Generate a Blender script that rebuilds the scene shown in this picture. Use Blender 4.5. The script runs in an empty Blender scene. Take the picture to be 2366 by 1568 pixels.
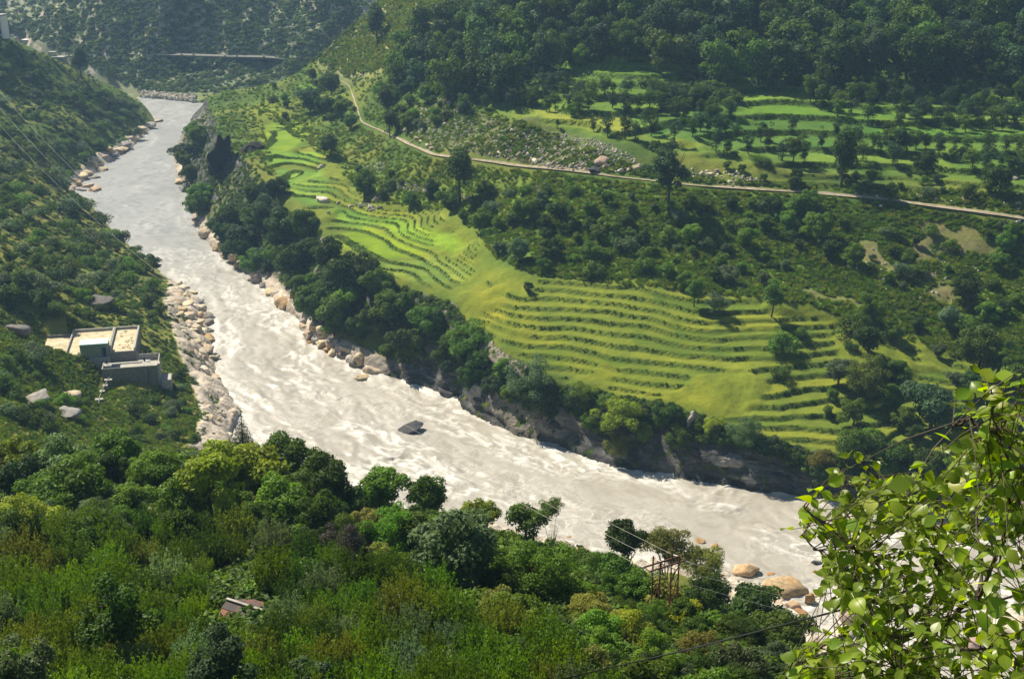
import bpy, math, random
import numpy as np
from mathutils import Vector, Matrix
from mathutils.geometry import delaunay_2d_cdt
R = math.radians
random.seed(7); rng = np.random.default_rng(7)
scene = bpy.context.scene
COL = scene.collection

# ---------------------------------------------------------------- camera, sky, sun, exposure
HC = 120.0; PITCH = R(20.0)
FX, CX, CY = 2957.0, 1183.0, 784.0          # working pixels of a 2366 x 1568 view
cam = bpy.data.cameras.new('camera'); camo = bpy.data.objects.new('camera', cam); COL.objects.link(camo)
camo.location = (0, 0, HC); camo.rotation_euler = (R(90) - PITCH, 0, 0)
cam.lens = 45.0; cam.sensor_width = 36.0; cam.clip_start = 0.1; cam.clip_end = 5000
scene.camera = camo
SUN_EL, SUN_AZ = R(49), R(-47)             # azimuth measured from +Y (view direction) towards +X
world = bpy.data.worlds.new('World'); scene.world = world; world.use_nodes = True
wn = world.node_tree.nodes; wl = world.node_tree.links
sky = wn.new('ShaderNodeTexSky'); sky.sky_type = 'NISHITA'; sky.sun_disc = False
sky.sun_elevation = SUN_EL; sky.sun_rotation = SUN_AZ; sky.altitude = 1500; sky.dust_density = 0.6
bg = wn['Background']; bg.inputs['Strength'].default_value = 0.052
wl.new(sky.outputs[0], bg.inputs[0])
sd = bpy.data.lights.new('sun', 'SUN'); sd.energy = 5.0; sd.angle = R(0.5); sd.color = (1.0, 0.91, 0.74)
so = bpy.data.objects.new('sun', sd); COL.objects.link(so)
sdir = Vector((math.sin(SUN_AZ)*math.cos(SUN_EL), math.cos(SUN_AZ)*math.cos(SUN_EL), math.sin(SUN_EL)))
so.rotation_euler = sdir.to_track_quat('Z', 'Y').to_euler(); so.location = sdir*600
vs = scene.view_settings; vs.view_transform = 'Standard'; vs.look = 'None'; vs.gamma = 1; vs.use_curve_mapping = False
vs.exposure = 0.85
try: scene.cycles.volume_bounces = 1; scene.cycles.volume_step_rate = 4; scene.cycles.volume_max_steps = 64
except Exception: pass
scene.cycles.max_bounces = 6; scene.cycles.transparent_max_bounces = 8

# ---------------------------------------------------------------- geometry of sight (to turn measured directions into places)
cp, sp_ = math.cos(PITCH), math.sin(PITCH)
def raydir(x, y):
    a = (np.asarray(x, float)-CX)/FX; b = -(np.asarray(y, float)-CY)/FX
    return np.stack([a, cp+b*sp_, -sp_+b*cp], -1)
def pz(x, y, z):                            # the point at height z seen in that direction
    d = raydir(x, y); t = (z-HC)/d[2]; return (d[0]*t, d[1]*t, z)
def proj(X, Y, Z):
    dz = np.asarray(Z)-HC; dep = np.asarray(Y)*cp-dz*sp_
    return CX+FX*np.asarray(X)/dep, CY-FX*(np.asarray(Y)*sp_+dz*cp)/dep

# ---------------------------------------------------------------- noise
def _h(ix, iy, iz, s):
    n = (ix*374761393+iy*668265263+iz*2147483647+s*974711) & 0xffffffff
    n = ((n ^ (n >> 13))*1274126177) & 0xffffffff
    n = ((n ^ (n >> 16))*2246822519) & 0xffffffff
    return ((n ^ (n >> 15)) & 0xffffff)/float(0xffffff)
def noise3(x, y, z, s=0):
    xi = np.floor(x).astype(np.int64); yi = np.floor(y).astype(np.int64); zi = np.floor(z).astype(np.int64)
    fx = x-xi; fy = y-yi; fz = z-zi
    fx = fx*fx*(3-2*fx); fy = fy*fy*(3-2*fy); fz = fz*fz*(3-2*fz)
    r = 0
    for a in (0, 1):
        for b in (0, 1):
            for c in (0, 1):
                r = r+_h(xi+a, yi+b, zi+c, s)*(fx if a else 1-fx)*(fy if b else 1-fy)*(fz if c else 1-fz)
    return r*2-1
def noise2(x, y, s=0):
    xi = np.floor(x).astype(np.int64); yi = np.floor(y).astype(np.int64)
    fx = x-xi; fy = y-yi; fx = fx*fx*(3-2*fx); fy = fy*fy*(3-2*fy)
    r = 0
    for a in (0, 1):
        for b in (0, 1):
            r = r+_h(xi+a, yi+b, 0*xi+5, s)*(fx if a else 1-fx)*(fy if b else 1-fy)
    return r*2-1
def fbm(x, y, sc, o=4, s=0, g=.5):
    r = 0; a = 1; t = 0
    for i in range(o):
        r = r+a*noise2(x/sc, y/sc, s+i*17); t += a; a *= g; sc *= .5
    return r/t
def sstep(a, b, x):
    t = np.clip((x-a)/(b-a), 0, 1); return t*t*(3-2*t)

# ---------------------------------------------------------------- survey of the valley: break lines and spot heights
P = []; E = []
def line(pts, z=None, wpts=False):
    idx = []
    for p in pts:
        if wpts: q = (p[0], p[1], p[2] if len(p) > 2 else z)
        else: q = pz(p[0], p[1], p[2] if len(p) > 2 else z)
        P.append(q); idx.append(len(P)-1)
    for a, b in zip(idx, idx[1:]): E.append((a, b))
    return [P[i] for i in idx]
def spots(pts):
    for p in pts: P.append(pz(*p))
def wspots(pts):
    for p in pts: P.append(p)
RBp = [(425,305),(403,370),(410,412),(438,450),(445,510),(490,572),(545,617),(600,652),(640,697),(690,742),(715,792),(800,832),(862,872),
       (905,868),(1000,905),(1060,915),(1080,950),(1180,1000),(1300,1030),(1400,1075),(1500,1087),(1620,1112),(1740,1132),(1850,1142),(1950,1155),(2150,1175),(2366,1190),(2800,1225)]
RB = [(60,735,0),(-40,715,0),(-100,690,0),(-140,662,0)]+[pz(x, y, 0) for x, y in RBp]
line(RB, wpts=True)
RT = line([(478,213,25),(500,250,25),(505,290,25),(500,322,25),(560,350,24),(600,385,23),(640,430,22),(700,480,20.5),(760,540,19),(775,600,18.5),(890,640,18),
      (960,650,18.5),(1040,690,18.3),(1080,770,15),(1160,810,15),(1300,885,12),(1420,910,12),(1560,930,12),(1620,960,11.5),(1700,990,10.5),(1800,1015,9.5),
      (1900,1050,8.5),(2050,1090,7),(2366,1120,7),(2800,1150,7)])
LB = [pz(x, y, 0) for x, y in [(315,228),(335,245),(362,287),(300,345),(235,387),(165,442),(195,457),(260,532),(330,592),(395,650),(462,690),(487,790),(497,860),(555,950),(530,1010),
      (600,1060),(750,1110),(1000,1190),(1200,1240),(1310,1268),(1450,1292),(1640,1312),(1760,1362),(1860,1425),(1920,1490),(1990,1545),(2150,1600),(2400,1640),(2800,1700)]]
line(LB, wpts=True)
FB = [pz(x, y, 0) for x, y in [(315,225),(400,232),(450,239)]]+[(-140,722,0),(-80,745,0),(0,760,0),(100,790,0)]
line(FB, wpts=True)
for (x, y) in [(400,262),(390,300),(340,350),(330,400),(300,440),(320,500),(380,560),(450,620),(540,700),(590,800),(680,880),(800,950),(950,1020),(1150,1110),(1400,1170),(1700,1240),(1900,1290),(2150,1370),(2500,1420)]:
    P.append(pz(x, y, -4)); 
wspots([(-150,700,-4),(-100,715,-4),(-40,735,-4),(40,760,-4)])
ROAD = line([(2800,540,36),(2366,500,37),(2100,465,38),(1900,447,38.5),(1600,430,39.5),(1400,408,40),(1200,385,38.5),(1000,358,35),(935,330,32.5),(880,305,30.5),(835,285,29),(820,240,29.5),(808,205,30.5),(770,180,31.5)])
# right bank interior
spots([(560,260,26),(620,215,27),(660,300,24),(640,350,23.5),(700,400,21.5),(760,465,20.5),(720,290,24.5),(800,520,19.5),(880,560,19),(1000,600,19.5),(960,500,21.5),(1080,560,22),(1100,640,20.5),
 (1200,640,24),(1400,650,25),(1600,670,25),(1800,700,24),(2000,740,20),(2200,760,19),(2366,780,19),(2800,800,18),(2000,600,28.3),(2200,600,27),(2366,620,26),(2800,640,26),(1800,600,28),(1600,560,30),(1400,540,31),
 (1200,520,30),(1100,480,28),(1000,430,28),(900,380,27),(850,340,27),(780,330,24.5),
 (1900,400,42.5),(2366,440,41),(2800,460,41),(1600,360,45.7),(1400,320,48.5),(1200,280,48.9),(1050,235,46),(940,210,42),(1000,205,47),
 (1400,262,51),(1600,280,49),(1800,300,47.2),(2100,340,46),(2366,360,45),(2800,380,45),(1450,160,58),(1400,200,54.6),(1800,200,53.6),(2100,230,52.5),(2366,240,52),(2800,250,52),
 (1800,160,57.5),(2100,180,58),(2366,180,58),(2800,180,58),(1100,170,54),(1200,0,75),(1400,0,77),(1800,0,77),(2100,0,76.5),(2366,0,76.5),(2800,0,76.5),
 (740,130,36),(800,75,48),(850,30,58),(880,0,65),(960,50,62),(900,150,45),(960,100,55),(1050,0,72),(700,170,30),(640,190,27.5)])
wspots([(-20,620,92),(40,640,135),(150,640,165),(300,640,175),(450,640,180),(-100,670,22),(-30,695,40),(100,735,110),(450,900,300),(200,950,300),(450,1250,420)])
# far mountain
spots([(320,208,5),(400,212,5),(460,222,4),(600,180,11),(240,125,19.5),(400,127,19.5),(600,132,19),(690,140,18),(600,0,46),(400,0,48),(280,0,47),(500,60,33),(330,60,33)])
wspots([pz(65,85,25.6),pz(120,40,34),pz(180,0,45),(-400,950,16),(-340,980,32),(-450,760,40),(-300,765,0),(-270,760,6),(-240,1000,220),(-100,1000,240),(50,1000,260),(-450,1250,160),(-150,1250,420),(150,1250,430),(-250,870,90),(-100,870,110),(50,860,100)])
# left bank
spots([(180,160,30),(0,80,50),(330,240,7),(250,195,17),(100,300,18),(200,260,16),(0,220,28),(0,340,22),(0,450,24),(0,600,28),(200,600,14),(0,760,24),(150,740,19),(120,500,15),(60,400,18),
 (300,690,10),(100,800,20),(0,900,26),(120,960,21),(250,1000,14),(400,1000,9),(0,1050,30),(420,720,5),(425,800,7),(470,950,6),(460,1000,8),(500,980,3),(380,860,8.5),(260,895,11.5),(180,850,15.5)])
wspots([(-450,620,170),(-330,640,90),(-450,400,190),(-260,400,75),(-330,500,120),(-200,300,65),(-450,200,150),(-180,220,50),(-250,700,20)])
# near hillside
FE = line([(-500,1060,62),(-200,1060,61),(0,1070,60),(200,1080,60),(400,1080,60),(600,1085,58.5),(800,1140,56),(950,1175,54),(1100,1210,50),(1300,1265,45),(1450,1310,40),(1600,1350,35),(1750,1420,29),(1850,1500,24),(1950,1590,22),(2366,1650,30),(2800,1650,30)])
for X in (-200,-120,-60,0,30): P.append((X, 175, 20 if X > -150 else 30))
wspots([(22,190,2),(36,180,2),(46,170,2),(60,160,2),(75,152,2),(110,135,4),(26,163,14),(38,154,11),(50,145,11),(200,130,20)])
for Y, z in ((0,118.2),(4,114.6),(9,109.5),(20,100),(50,84),(85,71)):
    for X in (-450,-200,-100,-50,-15,0,15,50):
        if abs(X) > 3*Y+60: continue
        if X >= 15: z = {0:118.2,4:114.6,9:109.5,20:99,50:81 if X == 15 else 75,85:63 if X == 15 else 54}[Y]
        P.append((X, Y, z))
wspots([(90,50,72),(130,85,45),(70,85,50),(25,67,71),(200,50,78),(450,50,80),(450,130,20),(450,250,30),(450,400,70),(450,0,118),(200,0,118),(100,0,118),(-450,0,118),(-200,0,118),(-450,-20,120),(450,-20,120)])
vin = [Vector((p[0], p[1])) for p in P]
vo, eo, fo, ov, oe, of_ = delaunay_2d_cdt(vin, E, [], 0, 0.05)
VX = np.array([(v.x, v.y) for v in vo]); VZ = np.zeros(len(vo))
Parr = np.array(P)
for i, o in enumerate(ov):
    if o: VZ[i] = np.mean([P[k][2] for k in o])
    else:
        d = np.hypot(Parr[:,0]-VX[i,0], Parr[:,1]-VX[i,1]); k = np.argsort(d)[:2]; w = 1/(d[k]+.01); VZ[i] = (Parr[k,2]*w).sum()/w.sum()
GX0, GX1, GY0, GY1 = -450, 450, -20, 1250
gx = np.arange(GX0, GX1+1.); gy = np.arange(GY0, GY1+1.)
Z = np.zeros((len(gy), len(gx)))
for f in fo:
    a, b, c = [VX[i] for i in f]; za, zb, zc = [VZ[i] for i in f]
    x0, x1 = max(GX0, math.floor(min(a[0], b[0], c[0]))), min(GX1, math.ceil(max(a[0], b[0], c[0])))
    y0, y1 = max(GY0, math.floor(min(a[1], b[1], c[1]))), min(GY1, math.ceil(max(a[1], b[1], c[1])))
    if x1 < x0 or y1 < y0: continue
    xx, yy = np.meshgrid(np.arange(x0, x1+1), np.arange(y0, y1+1))
    det = (b[1]-c[1])*(a[0]-c[0])+(c[0]-b[0])*(a[1]-c[1])
    if abs(det) < 1e-6: continue
    l1 = ((b[1]-c[1])*(xx-c[0])+(c[0]-b[0])*(yy-c[1]))/det; l2 = ((c[1]-a[1])*(xx-c[0])+(a[0]-c[0])*(yy-c[1]))/det; l3 = 1-l1-l2
    m = (l1 >= -1e-6) & (l2 >= -1e-6) & (l3 >= -1e-6)
    s = Z[y0-GY0:y1+1-GY0, x0-GX0:x1+1-GX0]; s[m] = (l1*za+l2*zb+l3*zc)[m]
def blur(A, r):
    for ax in (0, 1):
        pad = [(0, 0), (0, 0)]; pad[ax] = (r+1, r)
        c = np.cumsum(np.pad(A, pad, mode='edge'), axis=ax)
        n = A.shape[ax]
        A = (np.take(c, range(2*r+1, 2*r+1+n), ax)-np.take(c, range(0, n), ax))/(2*r+1)
    return A
def segdist(X, Y, pts):
    best = np.full(X.shape, 1e9); S = np.zeros(X.shape); acc = 0; sd_ = np.zeros(X.shape)
    for (a, b) in zip(pts, pts[1:]):
        dx, dy = b[0]-a[0], b[1]-a[1]; L = math.hypot(dx, dy)
        if L < 1e-6: continue
        t = np.clip(((X-a[0])*dx+(Y-a[1])*dy)/(L*L), 0, 1)
        ex = X-(a[0]+t*dx); ey = Y-(a[1]+t*dy); d = np.hypot(ex, ey)
        m = d < best; best[m] = d[m]; S[m] = (acc+t*L)[m]; sd_[m] = (np.sign(ex*dy-ey*dx)*d)[m]; acc += L
    return best, S, sd_
XX, YY = np.meshgrid(gx, gy)
dRB, sRB, _ = segdist(XX, YY, RB); dLB, _, _ = segdist(XX, YY, LB); dRT, _, _ = segdist(XX, YY, RT)
dRoad, _, _ = segdist(XX, YY, ROAD)
Zb = blur(blur(Z, 4), 4); Zs = blur(Z, 1)
near = np.clip(1-np.minimum(np.minimum(dRB, dLB), dRT)/14, 0, 1); near = np.maximum(near, np.clip(1-dRoad/10, 0, 1)*.6)
far_ = sstep(560, 700, YY)*(1-near)
Zc = Zs*near+Zb*(1-near)
BASE = Zc
def bil(A, X, Y):
    fx = np.clip(X-GX0, 0, len(gx)-1.001); fy = np.clip(Y-GY0, 0, len(gy)-1.001)
    i = fx.astype(int); j = fy.astype(int); u = fx-i; v = fy-j
    return (A[j, i]*(1-u)+A[j, i+1]*u)*(1-v)+(A[j+1, i]*(1-u)+A[j+1, i+1]*u)*v
def cast(x, y, A=None, t0=12, zoff=0):
    A = BASE if A is None else A
    x = np.atleast_1d(np.asarray(x, float)); y = np.atleast_1d(np.asarray(y, float))
    d = raydir(x, y); t = np.full(x.shape, float(t0)); done = np.zeros(x.shape, bool); last = t.copy()
    while True:
        act = ~done
        if not act.any() or t[act].min() > 1400: break
        nt = t+np.maximum(.35, t*.0022)
        X = d[:,0]*nt; Y = d[:,1]*nt; Zr = HC+d[:,2]*nt
        hit = (Zr <= bil(A, X, Y)+zoff) & act
        last = np.where(hit, nt, last); done |= hit
        t = np.where(act & ~hit, nt, t)
    last = np.where(done, last, np.nan)
    return np.stack([d[:,0]*last, d[:,1]*last, HC+d[:,2]*last], -1)
def inpoly(X, Y, poly):
    r = np.zeros(np.shape(X), bool); n = len(poly); j = n-1
    for i in range(n):
        xi, yi = poly[i][:2]; xj, yj = poly[j][:2]
        if yi != yj:
            r ^= ((yi > Y) != (yj > Y)) & (X < (xj-xi)*(Y-yi)/(yj-yi)+xi)
        j = i
    return r
def wpoly(pp):                              # outline on the ground, seen in these directions
    pp2 = []
    for a, b in zip(pp, pp[1:]+pp[:1]):
        for k in range(3): pp2.append((a[0]+(b[0]-a[0])*k/3, a[1]+(b[1]-a[1])*k/3))
    w = cast([p[0] for p in pp2], [p[1] for p in pp2]); return [tuple(q) for q in w if not np.isnan(q[0])]
# ---- terraces: the slope is cut into level steps inside these outlines
def soft(X, Y, poly, r=4):
    m = inpoly(X, Y, poly).astype(float); return blur(m, r)
TERR0 = 0
TERR = [([(1085,770),(1110,640),(1190,640),(1400,640),(1650,680),(1850,720),(2100,800),(2500,850),(2500,1110),(2050,1085),(1900,1045),(1700,985),(1560,925),(1420,905),(1300,880),(1160,805)], 1.08, .80),
        ([(900,640),(770,590),(760,535),(690,470),(640,420),(605,370),(610,290),(720,280),(770,400),(860,480),(1000,480),(1110,540),(1100,630),(1040,680)], 0.62, .74),
        ([(1180,272),(1050,225),(1180,150),(1500,120),(2500,150),(2500,440),(1900,395),(1600,355),(1400,315)], 1.9, .86),
        ([(1650,420),(1900,398),(2500,440),(2500,520),(2366,490),(2100,458),(1900,440)], 1.5, .82)]
TW = np.zeros_like(XX)
lowN = fbm(XX, YY, 60, 2, 3)*1.8+fbm(XX, YY, 15, 2, 9)*.95
BRK = sstep(-.55, -.2, fbm(XX, YY, 16, 3, 77))
RIS = np.zeros_like(XX); T0 = BASE.copy(); TWK = []
terr_polys = []
def stepz(z0, n, st, fl, a):
    t = (z0+n*a)/st; fr = t-np.floor(t)
    return (np.floor(t)+sstep(fl, 1, fr)+.10*np.minimum(fr/fl, 1)*(1-sstep(fl, 1, fr)))*st-n*a*.75, fr, np.floor(t)
for k, (pp, st, fl) in enumerate(TERR):
    wp = wpoly(pp); terr_polys.append(wp); w = soft(XX, YY, wp, 3)*BRK; TWK.append(w)
    q, fr, _ = stepz(BASE, lowN, st, fl, .9 if k == 0 else .4)
    BASE = BASE*(1-w)+q*w; TW = np.maximum(TW, w)
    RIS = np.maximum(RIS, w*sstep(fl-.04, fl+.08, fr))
def fine_terraces(X, Y, z):
    """re-cut the steps at full sharpness; also gives how much a spot is riser and a tone per step"""
    z0 = bil(T0, X, Y); n = bil(lowN, X, Y)+.12*fbm(X, Y, 2.5, 2, 12); ris = np.zeros_like(z); tone = np.zeros_like(z)
    for k, (pp, st, fl) in enumerate(TERR):
        w = sstep(.3, .75, bil(TWK[k], X, Y)); q, fr, fl_ = stepz(z0, n, st, fl, .9 if k == 0 else .4)
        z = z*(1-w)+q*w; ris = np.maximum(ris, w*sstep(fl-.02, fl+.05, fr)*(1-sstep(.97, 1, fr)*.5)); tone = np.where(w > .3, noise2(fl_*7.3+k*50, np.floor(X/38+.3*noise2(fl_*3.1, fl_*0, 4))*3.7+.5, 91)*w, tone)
    return z, ris, tone
# flat pad of the concrete works
padc = pz(300, 800, 12.5)
WO = pz(322.5, 751, 16); _w = pz(169, 761, 16); WANG = math.atan2(WO[1]-_w[1], WO[0]-_w[0])
WA = (math.cos(WANG), math.sin(WANG)); WB = (math.sin(WANG), -math.cos(WANG))      # along the back wall, and towards the front
def wloc(x, y, z):
    p = pz(x, y, z); d = (p[0]-WO[0], p[1]-WO[1]); return d[0]*WA[0]+d[1]*WA[1], d[0]*WB[0]+d[1]*WB[1]
HMAP = BASE
def hgt(X, Y):
    X = np.asarray(X, float); Y = np.asarray(Y, float)
    return bil(HMAP, X, Y)
# ---------------------------------------------------------------- relief noise and water bed
wild = (1-TW)*(1-np.clip(1-dRoad/6, 0, 1))
dW = np.minimum(dRB, dLB)
river_m = HMAP < -.15
bankfade = sstep(3, 16, dW)
n1 = fbm(XX, YY, 26, 5, 1, .55); n2 = fbm(XX, YY, 7, 3, 5)
gully = 1-np.abs(fbm(XX+.25*YY, YY*.5, 34, 4, 11, .55))*2
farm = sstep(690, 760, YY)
HMAP = HMAP+wild*bankfade*(n1*2.2+n2*.7)*(1-farm)*sstep(18, 60, np.hypot(XX, YY))+farm*sstep(0, 25, HMAP)*(gully-.6)*13*wild
# flat pad for the works
PADZ = 12.2
pm = np.exp(-(((XX-padc[0])/13)**4+((YY-padc[1])/10)**4)); 
RIVP = inpoly(XX, YY, [p[:2] for p in RB]+[p[:2] for p in LB[::-1]]+[p[:2] for p in FB])
wu_ = (XX-WO[0])*WA[0]+(YY-WO[1])*WA[1]; wv_ = (XX-WO[0])*WB[0]+(YY-WO[1])*WB[1]
def cut(u0, u1, v0, v1, z, f=2.5):
    global HMAP
    d = np.maximum(np.maximum(u0-wu_, wu_-u1), np.maximum(v0-wv_, wv_-v1)); HMAP = np.minimum(HMAP, z+np.maximum(d, 0)*f)
cut(-16, 1.2, -.5, 17, 14.2); cut(-8, 2.5, 14, 26, 11.2, 1.2); cut(-8, 3, 24.5, 40, 10.4, .9)
cut(-22, -15, 4, 15, 14.2, .8)
HMAP = np.where(RIVP, np.minimum(HMAP, -.15-np.minimum(dW*.25, 3)), np.where(HMAP < .05, .05, HMAP))
HMAP = np.where(river_m & ~RIVP, .3, HMAP)
def mat(name, base=(.5,.5,.5), rough=.8, spec=.3):
    m = bpy.data.materials.new(name); m.use_nodes = True; p = m.node_tree.nodes['Principled BSDF']
    p.inputs['Base Color'].default_value = (*base, 1); p.inputs['Roughness'].default_value = rough; p.inputs['Specular IOR Level'].default_value = spec
    return m
class NT:
    def __init__(s, m): s.m = m; s.t = m.node_tree; s.n = s.t.nodes; s.l = s.t.links; s.p = s.n.get('Principled BSDF'); s.out = s.n['Material Output']
    def add(s, ty, **kw):
        n = s.n.new(ty)
        for k, v in kw.items():
            if hasattr(n, k): setattr(n, k, v)
            else: s.set(n.inputs[k], v)
        return n
    def set(s, inp, v):
        if isinstance(v, bpy.types.NodeSocket): s.l.new(v, inp)
        else: inp.default_value = v
    def noise(s, scale, detail=4, rough=.6, vec=None, dist=0.0, geo=True):
        n = s.n.new('ShaderNodeTexNoise'); n.inputs['Scale'].default_value = scale; n.inputs['Detail'].default_value = detail
        n.inputs['Roughness'].default_value = rough; n.inputs['Distortion'].default_value = dist
        if vec is None:
            vec = s.geo() if geo else s.obj()
        s.l.new(vec, n.inputs['Vector']); return n.outputs['Fac']
    def geo(s):
        if not hasattr(s, '_g'): s._g = s.n.new('ShaderNodeNewGeometry').outputs['Position']
        return s._g
    def obj(s):
        if not hasattr(s, '_o'): s._o = s.n.new('ShaderNodeTexCoord').outputs['Object']
        return s._o
    def ramp(s, f, stops, interp='LINEAR'):
        r = s.n.new('ShaderNodeValToRGB'); e = r.color_ramp; e.interpolation = interp
        while len(e.elements) < len(stops): e.elements.new(.5)
        for el, (p, c) in zip(e.elements, stops):
            el.position = p; el.color = (c, c, c, 1) if isinstance(c, (int, float)) else (*c, 1)
        s.l.new(f, r.inputs[0]); return r.outputs[0]
    def mix(s, f, a, b, mode='MIX'):
        n = s.n.new('ShaderNodeMix'); n.data_type = 'RGBA'; n.blend_type = mode
        s.set(n.inputs[0], f)
        for i, v in ((6, a), (7, b)):
            if isinstance(v, tuple) and len(v) == 3: v = (*v, 1)
            s.set(n.inputs[i], v)
        return n.outputs[2]
    def math(s, op, a, b=0.0, clamp=False):
        n = s.n.new('ShaderNodeMath'); n.operation = op; n.use_clamp = clamp; s.set(n.inputs[0], a); s.set(n.inputs[1], b); return n.outputs[0]
    def attr(s, name, kind='GEOMETRY'):
        n = s.n.new('ShaderNodeAttribute'); n.attribute_name = name; n.attribute_type = kind; return n
    def bump(s, h, strength=.5, dist=.1):
        b = s.n.new('ShaderNodeBump'); b.inputs['Strength'].default_value = strength; b.inputs['Distance'].default_value = dist
        s.l.new(h, b.inputs['Height']); s.l.new(b.outputs[0], s.p.inputs['Normal']); return b
    def scale(s, vec, sc):
        m = s.n.new('ShaderNodeMapping'); m.inputs['Scale'].default_value = sc; s.l.new(vec, m.inputs['Vector']); return m.outputs[0]
def mk_mesh(name, V, F, mats=(), smooth=False, mi=None):
    V = np.asarray(V, np.float32); me = bpy.data.meshes.new(name)
    if isinstance(F, np.ndarray):
        nf, k = F.shape; me.vertices.add(len(V)); me.vertices.foreach_set('co', V.ravel())
        me.loops.add(nf*k); me.loops.foreach_set('vertex_index', F.ravel().astype(np.int32))
        me.polygons.add(nf); me.polygons.foreach_set('loop_start', np.arange(0, nf*k, k, dtype=np.int32))
        me.update(calc_edges=True); me.validate()
    else:
        me.from_pydata(V.tolist(), [], F); me.update()
    for m in mats: me.materials.append(m)
    if mi is not None: me.polygons.foreach_set('material_index', np.asarray(mi, np.int32))
    me.polygons.foreach_set('use_smooth', np.full(len(me.polygons), smooth))
    return me
def add_obj(name, me, parent=None, label=None, cat=None, group=None, kind=None, loc=None, rot=None, scale=None):
    o = bpy.data.objects.new(name, me); COL.objects.link(o)
    if parent is not None: o.parent = parent
    if loc is not None: o.location = loc
    if rot is not None: o.rotation_euler = rot
    if scale is not None: o.scale = scale if hasattr(scale, '__len__') else (scale,)*3
    for k, v in (('label', label), ('category', cat), ('group', group), ('kind', kind)):
        if v: o[k] = v
    return o
def fattr(me, name, vals, dom='POINT'):
    a = me.attributes.new(name, 'FLOAT', dom); a.data.foreach_set('value', np.asarray(vals, np.float32).ravel())
def cattr(me, name, rgb):
    a = me.attributes.new(name, 'FLOAT_COLOR', 'POINT'); c = np.ones((len(rgb), 4), np.float32); c[:, :3] = rgb; a.data.foreach_set('color', c.ravel())

# ---------------------------------------------------------------- zones (on the ground plan)
Zgy, Zgx = np.gradient(blur(HMAP, 1)); SLOPE = np.hypot(Zgx, Zgy)
TINT = np.zeros(XX.shape+(3,)); 
pn = fbm(XX, YY, 30, 4, 21); pn2 = fbm(XX, YY, 9, 3, 31); pn3 = fbm(XX, YY, 3, 2, 37)
g1 = np.array((.065,.115,.014)); g2 = np.array((.17,.19,.03)); g3 = np.array((.10,.165,.018))
w = sstep(-.15, .45, pn+.5*pn2)[..., None]; TINT = g1*(1-w)+g2*w
w = sstep(.1, .5, pn2+.4*pn3)[..., None]*.6; TINT = TINT*(1-w)+g3*w
def paint(pp, c, r=1, amt=1.0, var=.12):
    global TINT
    wp = wpoly(pp); w = (soft(XX, YY, wp, r)*amt)[..., None]
    TINT = TINT*(1-w)+np.array(c)*(1+var*pn3[..., None]+var*pn2[..., None])*w
    return wp
# plateau with the paddies
paint([(620,230),(560,260),(640,420),(760,540),(860,630),(1040,690),(1085,770),(1420,905),(1900,1045),(2500,1110),(2500,850),(1850,700),(1300,640),(1150,620),(1100,500),(900,450),(760,330)], (.165,.205,.018), 3, .9)
paint([(1180,272),(1050,235),(1180,160),(1500,125),(2500,150),(2500,440),(1900,395),(1600,355),(1400,315)], (.10,.19,.022), 4, .85)
paint([(780,370),(900,390),(1040,430),(1230,410),(1500,430),(1800,460),(2000,500),(2400,530),(2400,760),(1850,690),(1500,640),(1150,600),(1040,480),(850,450)], (.105,.175,.018), 5, .8, .35)
paint([(1060,690),(1170,640),(1250,760),(1450,860),(1700,930),(1650,980),(1420,900),(1160,805)], (.205,.225,.016), 3, .85)
for pp, c in [([(618,290),(650,284),(712,282),(716,300),(700,330),(660,352),(616,345),(612,310)], (.19,.29,.015)),
              ([(615,345),(660,352),(735,352),(740,378),(640,382),(610,375)], (.17,.30,.025)),
              ([(640,392),(745,395),(765,440),(740,475),(700,470),(650,425)], (.16,.27,.03)),
              ([(760,485),(830,488),(900,520),(840,530),(790,520),(770,500)], (.15,.27,.025)),
              ([(790,540),(850,522),(930,560),(985,575),(985,590),(900,598),(830,585),(780,565)], (.22,.31,.012)),
              ([(870,515),(920,500),(1010,540),(1060,560),(1050,578),(990,572),(935,556)], (.22,.34,.02)),
              ([(905,535),(950,528),(1080,565),(1060,572)], (.22,.36,.02)),
              ([(880,610),(1000,595),(1090,618),(1080,650),(980,655),(920,640)], (.20,.27,.035)),
              ([(935,195),(1000,192),(1005,208),(950,212)], (.12,.26,.03)),
              ([(690,195),(770,190),(775,205),(700,210)], (.14,.26,.03)),
              ([(1280,255),(1420,262),(1700,330),(1600,345),(1440,318),(1300,285),(1180,262),(1200,250)], (.19,.24,.028)),
              ([(1440,270),(1800,300),(2000,335),(1960,365),(1720,350),(1500,315)], (.09,.18,.025)),
              ([(1270,138),(1420,140),(1850,175),(1840,190),(1560,180),(1300,158)], (.12,.23,.018)),
              ([(1600,180),(1800,192),(1780,235),(1650,225)], (.115,.22,.018)),
              ([(1680,235),(2060,262),(2060,285),(1900,285),(1690,262)], (.115,.22,.018)),
              ([(2000,290),(2366,310),(2366,330),(2000,310)], (.09,.2,.02)),
              ([(1230,16),(1370,18),(1370,30),(1240,28)], (.12,.24,.04))]:
    paint(pp, c, 1)
_pass=0
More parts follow.
